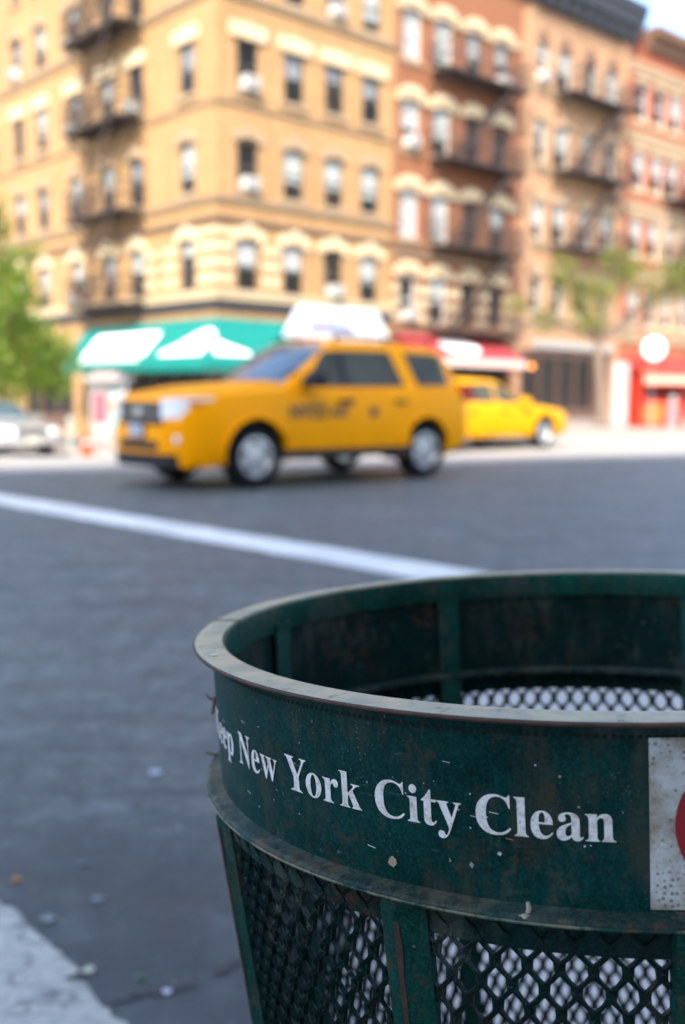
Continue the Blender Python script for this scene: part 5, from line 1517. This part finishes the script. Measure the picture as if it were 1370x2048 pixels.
# --- lettering, drawn as outlines
GL = {
 'N': (722, [[(16, 676), (226, 676), (548, 268), (548, 560), ('Q', 545, 650, 478, 657), (478, 676), (701, 676), (701, 657), ('Q', 600, 650, 598, 570), (598, -18), (578, -18), (160, 530), (160, 120), ('Q', 162, 25, 244, 19), (244, 0), (16, 0), (16, 19), ('Q', 108, 25, 112, 100), (112, 590), ('Q', 80, 650, 16, 657)]]),
 'Y': (722, [[(11, 676), (310, 676), (310, 657), ('Q', 235, 652, 258, 612), (408, 345), (540, 570), ('Q', 585, 652, 490, 657), (490, 676), (700, 676), (700, 657), ('Q', 645, 650, 612, 592), (452, 310), (452, 110), ('Q', 455, 22, 545, 19), (545, 0), (185, 0), (185, 19), ('Q', 283, 25, 285, 100), (285, 285), (98, 598), ('Q', 62, 652, 11, 657)]]),
 'K': (778, [[(30, 676), (345, 676), (345, 657), ('Q', 265, 650, 265, 590), (265, 355), (470, 545), ('Q', 550, 652, 450, 657), (450, 676), (745, 676), (745, 657), ('Q', 670, 650, 590, 575), (445, 440), (680, 95), ('Q', 735, 22, 770, 19), (770, 0), (450, 0), (450, 19), ('Q', 525, 22, 490, 85), (325, 330), (265, 275), (265, 85), ('Q', 268, 22, 345, 19), (345, 0), (30, 0), (30, 19), ('Q', 105, 24, 105, 85), (105, 590), ('Q', 105, 650, 30, 657)]]),
 'C': (722, [[(668, 460), (648, 460), ('Q', 625, 560, 560, 610), ('Q', 510, 648, 440, 648), ('Q', 330, 648, 275, 560), ('Q', 232, 480, 232, 340), ('Q', 232, 190, 285, 110), ('Q', 340, 30, 450, 30), ('Q', 560, 30, 655, 130), (680, 108), ('Q', 600, -19, 400, -19), ('Q', 240, -19, 140, 75), ('Q', 42, 170, 42, 330), ('Q', 42, 490, 145, 590), ('Q', 245, 691, 400, 691), ('Q', 470, 691, 545, 660), ('Q', 575, 648, 595, 648), ('Q', 630, 648, 645, 691), (668, 691)]]),
 'e': (444, [[(168, 240), (412, 240), ('Q', 412, 345, 360, 410), ('Q', 310, 473, 225, 473), ('Q', 140, 473, 82, 405), ('Q', 25, 335, 25, 225), ('Q', 25, 115, 80, 50), ('Q', 135, -14, 225, -14), ('Q', 350, -14, 415, 100), (395, 115), ('Q', 345, 48, 285, 48), ('Q', 230, 48, 200, 100), ('Q', 170, 150, 168, 240)], [(168, 275), ('Q', 168, 360, 180, 400), ('Q', 195, 442, 222, 442), ('Q', 255, 442, 265, 400), ('Q', 274, 365, 274, 275)]]),
 'w': (722, [[(8, 461), (236, 461), (236, 443), ('Q', 188, 440, 198, 405), (284, 165), (352, 330), (322, 410), ('Q', 312, 440, 272, 443), (272, 461), (500, 461), (500, 443), ('Q', 448, 440, 458, 408), (545, 165), (620, 370), ('Q', 640, 438, 566, 443), (566, 461), (712, 461), (712, 443), ('Q', 682, 438, 668, 400), (505, -14), (482, -14), (372, 268), (255, -14), (232, -14), (66, 400), ('Q', 48, 440, 8, 443)]]),
 'o': (500, [[('E', 250, 229, 225, 243)], [('E', 250, 229, 84, 210)]]),
 'r': (444, [[(20, 461), (224, 461), (224, 365), ('Q', 262, 473, 345, 473), ('Q', 432, 468, 432, 388), ('Q', 428, 318, 366, 316), ('Q', 318, 318, 306, 358), ('Q', 300, 385, 280, 385), ('Q', 250, 375, 226, 300), (226, 100), ('Q', 226, 22, 298, 18), (298, 0), (22, 0), (22, 18), ('Q', 84, 26, 84, 95), (84, 365), ('Q', 82, 436, 20, 443)]]),
 'k': (556, [[(20, 676), (222, 676), (222, 275), (345, 385), ('Q', 385, 438, 308, 443), (308, 461), (515, 461), (515, 443), ('Q', 450, 440, 400, 395), (345, 340), (490, 75), ('Q', 520, 22, 552, 18), (552, 0), (315, 0), (315, 18), ('Q', 358, 22, 340, 60), (250, 235), (222, 210), (222, 80), ('Q', 224, 22, 270, 18), (270, 0), (22, 0), (22, 18), ('Q', 82, 24, 82, 90), (82, 595), ('Q', 80, 650, 20, 658)]]),
 'i': (278, [[(20, 461), (212, 461), (212, 95), ('Q', 214, 24, 262, 18), (262, 0), (18, 0), (18, 18), ('Q', 70, 24, 70, 95), (70, 365), ('Q', 68, 436, 20, 443)]]),
 't': (333, [[(20, 430), ('Q', 100, 490, 190, 630), (216, 630), (216, 461), (318, 461), (318, 415), (216, 415), (216, 110), ('Q', 218, 52, 252, 50), ('Q', 285, 52, 302, 95), (322, 84), ('Q', 285, -12, 195, -12), ('Q', 76, -8, 74, 105), (74, 415), (20, 415)]]),
 'y': (500, [[(14, 461), (246, 461), (246, 443), ('Q', 200, 440, 208, 408), (295, 180), (370, 390), ('Q', 385, 436, 330, 443), (330, 461), (482, 461), (482, 443), ('Q', 440, 436, 424, 392), (270, -40), ('Q', 210, -205, 110, -205), ('Q', 30, -200, 28, -130), ('Q', 32, -66, 94, -64), ('Q', 150, -66, 158, -116), ('Q', 164, -150, 184, -140), ('Q', 212, -120, 240, -20), (228, 20), (66, 395), ('Q', 48, 436, 14, 443)]]),
 'l': (278, [[(20, 676), (212, 676), (212, 95), ('Q', 214, 24, 262, 18), (262, 0), (18, 0), (18, 18), ('Q', 70, 24, 70, 95), (70, 580), ('Q', 68, 650, 20, 658)]]),
 'a': (500, [[(284, 62), ('Q', 225, -14, 140, -14), ('Q', 30, -8, 28, 105), ('Q', 30, 200, 150, 252), ('Q', 210, 278, 284, 302), (284, 355), ('Q', 282, 438, 225, 440), ('Q', 180, 440, 168, 415), ('Q', 190, 390, 190, 360), ('Q', 186, 306, 125, 304), ('Q', 62, 308, 60, 364), ('Q', 66, 466, 232, 473), ('Q', 424, 473, 424, 320), (424, 95), ('Q', 424, 56, 445, 54), ('Q', 460, 54, 474, 72), (490, 58), ('Q', 450, -12, 375, -12), ('Q', 300, -10, 284, 62)], [(284, 270), ('Q', 178, 225, 176, 130), ('Q', 178, 68, 222, 66), ('Q', 258, 68, 284, 110)]]),
 'n': (556, [[(20, 461), (215, 461), (215, 398), ('Q', 265, 473, 355, 473), ('Q', 472, 470, 474, 335), (474, 95), ('Q', 476, 24, 532, 18), (532, 0), (292, 0), (292, 18), ('Q', 334, 26, 334, 95), (334, 320), ('Q', 332, 402, 288, 402), ('Q', 245, 402, 218, 345), (218, 95), ('Q', 218, 26, 258, 18), (258, 0), (20, 0), (20, 18), ('Q', 74, 24, 76, 95), (76, 365), ('Q', 74, 436, 20, 443)]]),
 'p': (556, [[(20, 461), (218, 461), (218, 395), ('Q', 265, 473, 345, 473), ('Q', 520, 462, 524, 240), ('Q', 520, -8, 350, -14), ('Q', 265, -14, 220, 40), (220, -120), ('Q', 222, -180, 290, -187), (290, -205), (18, -205), (18, -187), ('Q', 76, -182, 78, -120), (78, 365), ('Q', 76, 436, 20, 443)], [(220, 340), ('Q', 250, 405, 295, 405), ('Q', 372, 400, 374, 225), ('Q', 372, 30, 295, 28), ('Q', 250, 30, 220, 90)]])}
def outline(cont):
    out = []
    for c in cont:
        if c[0] == 'E':
            return [(c[1] + c[3] * cos(2 * pi * k / 36), c[2] + c[4] * sin(2 * pi * k / 36)) for k in range(36)]
        if c[0] == 'Q':
            x0, y0 = out[-1]
            for k in range(1, 8):
                t = k / 7; out.append(((1 - t) ** 2 * x0 + 2 * t * (1 - t) * c[1] + t * t * c[3], (1 - t) ** 2 * y0 + 2 * t * (1 - t) * c[2] + t * t * c[4]))
        else: out.append((float(c[0]), float(c[1])))
    q = [out[0]]
    for p in out[1:]:
        if abs(p[0] - q[-1][0]) + abs(p[1] - q[-1][1]) > .5: q.append(p)
    if abs(q[0][0] - q[-1][0]) + abs(q[0][1] - q[-1][1]) < .5: q.pop()
    return q
US = .0207 / 676.0
def letter(ch, th0, k=1.0):
    conts = GL[ch][1]
    groups = [conts] if ch != 'i' else [conts, [[('E', 140, 600, 78, 80)]]]
    bm = bmesh.new()
    for g in groups:
        polys = [[Vector((x, y, 0)) for x, y in outline(c)] for c in g]
        flat = [p for q in polys for p in q]
        vs_ = [bm.verts.new(p) for p in flat]
        for t in tessellate_polygon(polys):
            try: bm.faces.new([vs_[i] for i in t])
            except ValueError: pass
    for x in range(0, 800, 90):
        bmesh.ops.bisect_plane(bm, geom=bm.verts[:] + bm.edges[:] + bm.faces[:], plane_co=(x + .3, 0, 0), plane_no=(1, 0, 0))
    for v in bm.verts:
        h = .0640 - v.co.y * US; r = rband(h) + .00055
        v.co = cp(th0 + math.degrees(k * v.co.x * US / rband(.064)), r, h)
    bmesh.ops.recalc_face_normals(bm, faces=bm.faces)
    me = bpy.data.meshes.new('letter'); bm.to_mesh(me); bm.free(); me.materials.append(M['letter'])
    return obj('letter', me, band)
def word(txt, th0, k=1.0, kern={}):
    x = 0
    for i, ch in enumerate(txt):
        letter(ch, th0 + math.degrees(x * US / rband(.064)), k)
        x += k * (GL[ch][0] + kern.get(i, 0))
word('Keep', -67.0); word('New', -51.2, .96, {0: -10}); word('York', -38.4, .98, {0: -85})
word('City', -23.9, .97, {2: -20}); word('Clean', -11.85, .945)
# white panel with the red disc
def wrap_poly(name, pts, mat, parent, off, step=1.0):
    bm = bmesh.new(); vs_ = [bm.verts.new((a, h, 0)) for a, h in pts]; bm.faces.new(vs_)
    lo, hi = min(p[0] for p in pts), max(p[0] for p in pts); q = lo + step
    while q < hi:
        bmesh.ops.bisect_plane(bm, geom=bm.verts[:] + bm.edges[:] + bm.faces[:], plane_co=(q + 1e-4, 0, 0), plane_no=(1, 0, 0)); q += step
    for v in bm.verts: v.co = cp(v.co.x, rband(v.co.y) + off, v.co.y)
    bmesh.ops.recalc_face_normals(bm, faces=bm.faces)
    me = bpy.data.meshes.new(name); bm.to_mesh(me); bm.free(); me.materials.append(mat)
    return obj(name, me, parent)
pnl = wrap_poly('white_panel', [(5.85, .0105), (25.1, .0105), (25.1, .0985), (5.75, .0985)], M['panel'], band, .0004)
wrap_poly('red_disc', [(15.5 + 7.25 * cos(2 * pi * k / 48), .0555 + .0362 * sin(2 * pi * k / 48)) for k in range(48)], M['sign_red'], band, .0008)
# stuck scraps, chips and twigs
def chip(name, th, h, pts, mat, off=.0007, parent=None):
    return wrap_poly(name, [(th + a / (.286 * rad(1)), h + b_) for a, b_ in pts], mat, parent or band, off, 5)
TANP = simple('tan_paper', (.40, .30, .20), .8, 0, .2, 200); WHP = simple('white_chip', (.62, .64, .66), .7, 0, .2, 200)
chip('paper_scrap', -21.75, .0890, [(-.0028, .0010), (-.0012, -.0026), (.0004, -.0034), (.0026, -.0018), (.0030, .0006), (.0006, .0030), (-.0018, .0022)], TANP, .0009)
chip('paint_chip', -9.2, .0745, [(-.0014, 0), (0, -.0013), (.0013, -.0002), (.0002, .0012)], WHP)
chip('paint_chip', -12.3, .0825, [(-.0014, 0), (0, -.0018), (.0014, -.0002), (.0004, .0020)], simple('grey_chip', (.28, .31, .33), .7))
for k in range(46):
    th = random.uniform(-58, 6); h = random.choice([random.uniform(.012, .10), random.uniform(.012, .10), random.uniform(.03, .06)]); s_ = random.uniform(.00025, .0007)
    if random.random() < .3: pts_ = [(-s_ * 4, 0), (s_ * 4, s_ * 1.2), (s_ * 4, s_ * 1.9), (-s_ * 4, s_ * .7)]
    else: pts_ = [(s_ * cos(a) * random.uniform(.6, 1.3), s_ * sin(a) * random.uniform(.6, 1.3)) for a in (0, 1.1, 2.2, 3.4, 4.4, 5.4)]
    chip('paint_chip', th, h, pts_, WHP if random.random() < .6 else TANP, .0007)
m = MB()
for (th, r, s_) in ((-57.5, .2905, .0035), (-66, .296, .0024)):
    P0 = cp(th, r, -.0016)
    m.add([P0 + Vector((s_ * cos(a) * (1 if k % 2 else .7), s_ * .7 * sin(a), .0006)) for k, a in enumerate([0, .9, 1.9, 3.0, 4.0, 5.2])], [(0, 1, 2, 3, 4, 5)])
m.build('white_speck', WHP, rim, fix=False)
m = MB(); P0 = cp(-6.3, .2905, .099); m.tube([P0 + Vector((0, 0, -.004)), P0 + Vector((.0008, 0, -.0005)), P0 + Vector((.0002, .0006, .0028))], [.0016, .0014, .0009], 7)
m.tube([P0 + Vector((-.0055, -.002, -.004)), P0 + Vector((-.001, -.003, -.0035)), P0 + Vector((.003, -.002, -.004))], [.0012, .0018, .001], 6); m.build('gum', simple('dirty_gum', (.36, .33, .26), .7, 0, .2, 300), ledge)
m = MB(); P0 = cp(-76, .289, .052)
m.tube([P0, P0 + Vector((-.004, -.001, .002)), P0 + Vector((-.006, -.002, .005))], [.0013, .0009, .0004], 6); m.tube([P0 + Vector((.001, 0, .003)), P0 + Vector((-.001, -.003, -.010))], [.0018, .0012], 6)
m.build('twig', simple('dry_leaf', (.16, .085, .04), .8), band)
m = MB(); P0 = cp(-80, .2955, .100); m.tube([P0 + Vector((.004, 0, -.001)), P0 + Vector((-.005, -.001, .001))], .0012, 6); m.build('twig', M['bark'], ledge)

# ------------------------------------------------------------------ litter on the roadway
def scrap(label, x, y, sz, col, cat='litter', name='paper_scrap'):
    m = MB(); n = 7; P_ = [(sz * cos(2 * pi * k / n) * random.uniform(.7, 1.2), sz * .8 * sin(2 * pi * k / n) * random.uniform(.7, 1.2)) for k in range(n)]
    m.add([(a, b_, .003 + random.uniform(0, .004)) for a, b_ in P_] + [(0, 0, .005)] + [(a * .96, b_ * .96, .002) for a, b_ in P_], [(k, (k + 1) % n, n) for k in range(n)] + [(k, n + 1 + k, n + 1 + (k + 1) % n, (k + 1) % n) for k in range(n)])
    o = m.build(name, simple(name + '_%d' % int(1000 * abs(x)), col, .8, 0, .15, 40), None, (x, y, 0))
    tag(o, label, cat, 'scraps lying on the roadway'); return o
scrap('bluish white paper scrap on the asphalt left of the litter basket', -.545, 2.84, .022, (.55, .60, .72))
scrap('orange-brown leaf on the asphalt at the left edge', -.74, 2.18, .013, (.42, .20, .07), name='fallen_leaf')
scrap('dull grey scrap on the asphalt, farthest up of the grey ones', -.612, 2.261, .016, (.17, .18, .19))
scrap('pale grey scrap just above the white crosswalk edge', -.618, 2.011, .018, (.22, .24, .25))
scrap('pale scrap on dark asphalt right of the orange leaf', -.533, 2.097, .016, (.24, .26, .27))
scrap('small yellow-white wrapper touching the broken crosswalk edge', -.484, 1.822, .014, (.50, .50, .36), name='wrapper')
scrap('small bright white scrap near the lower edge beside the basket', -.318, 1.757, .010, (.62, .64, .70))
scrap('small green leaf on the asphalt between the basket and crosswalk edge', -.375, 1.80, .008, (.06, .16, .05), name='fallen_leaf')
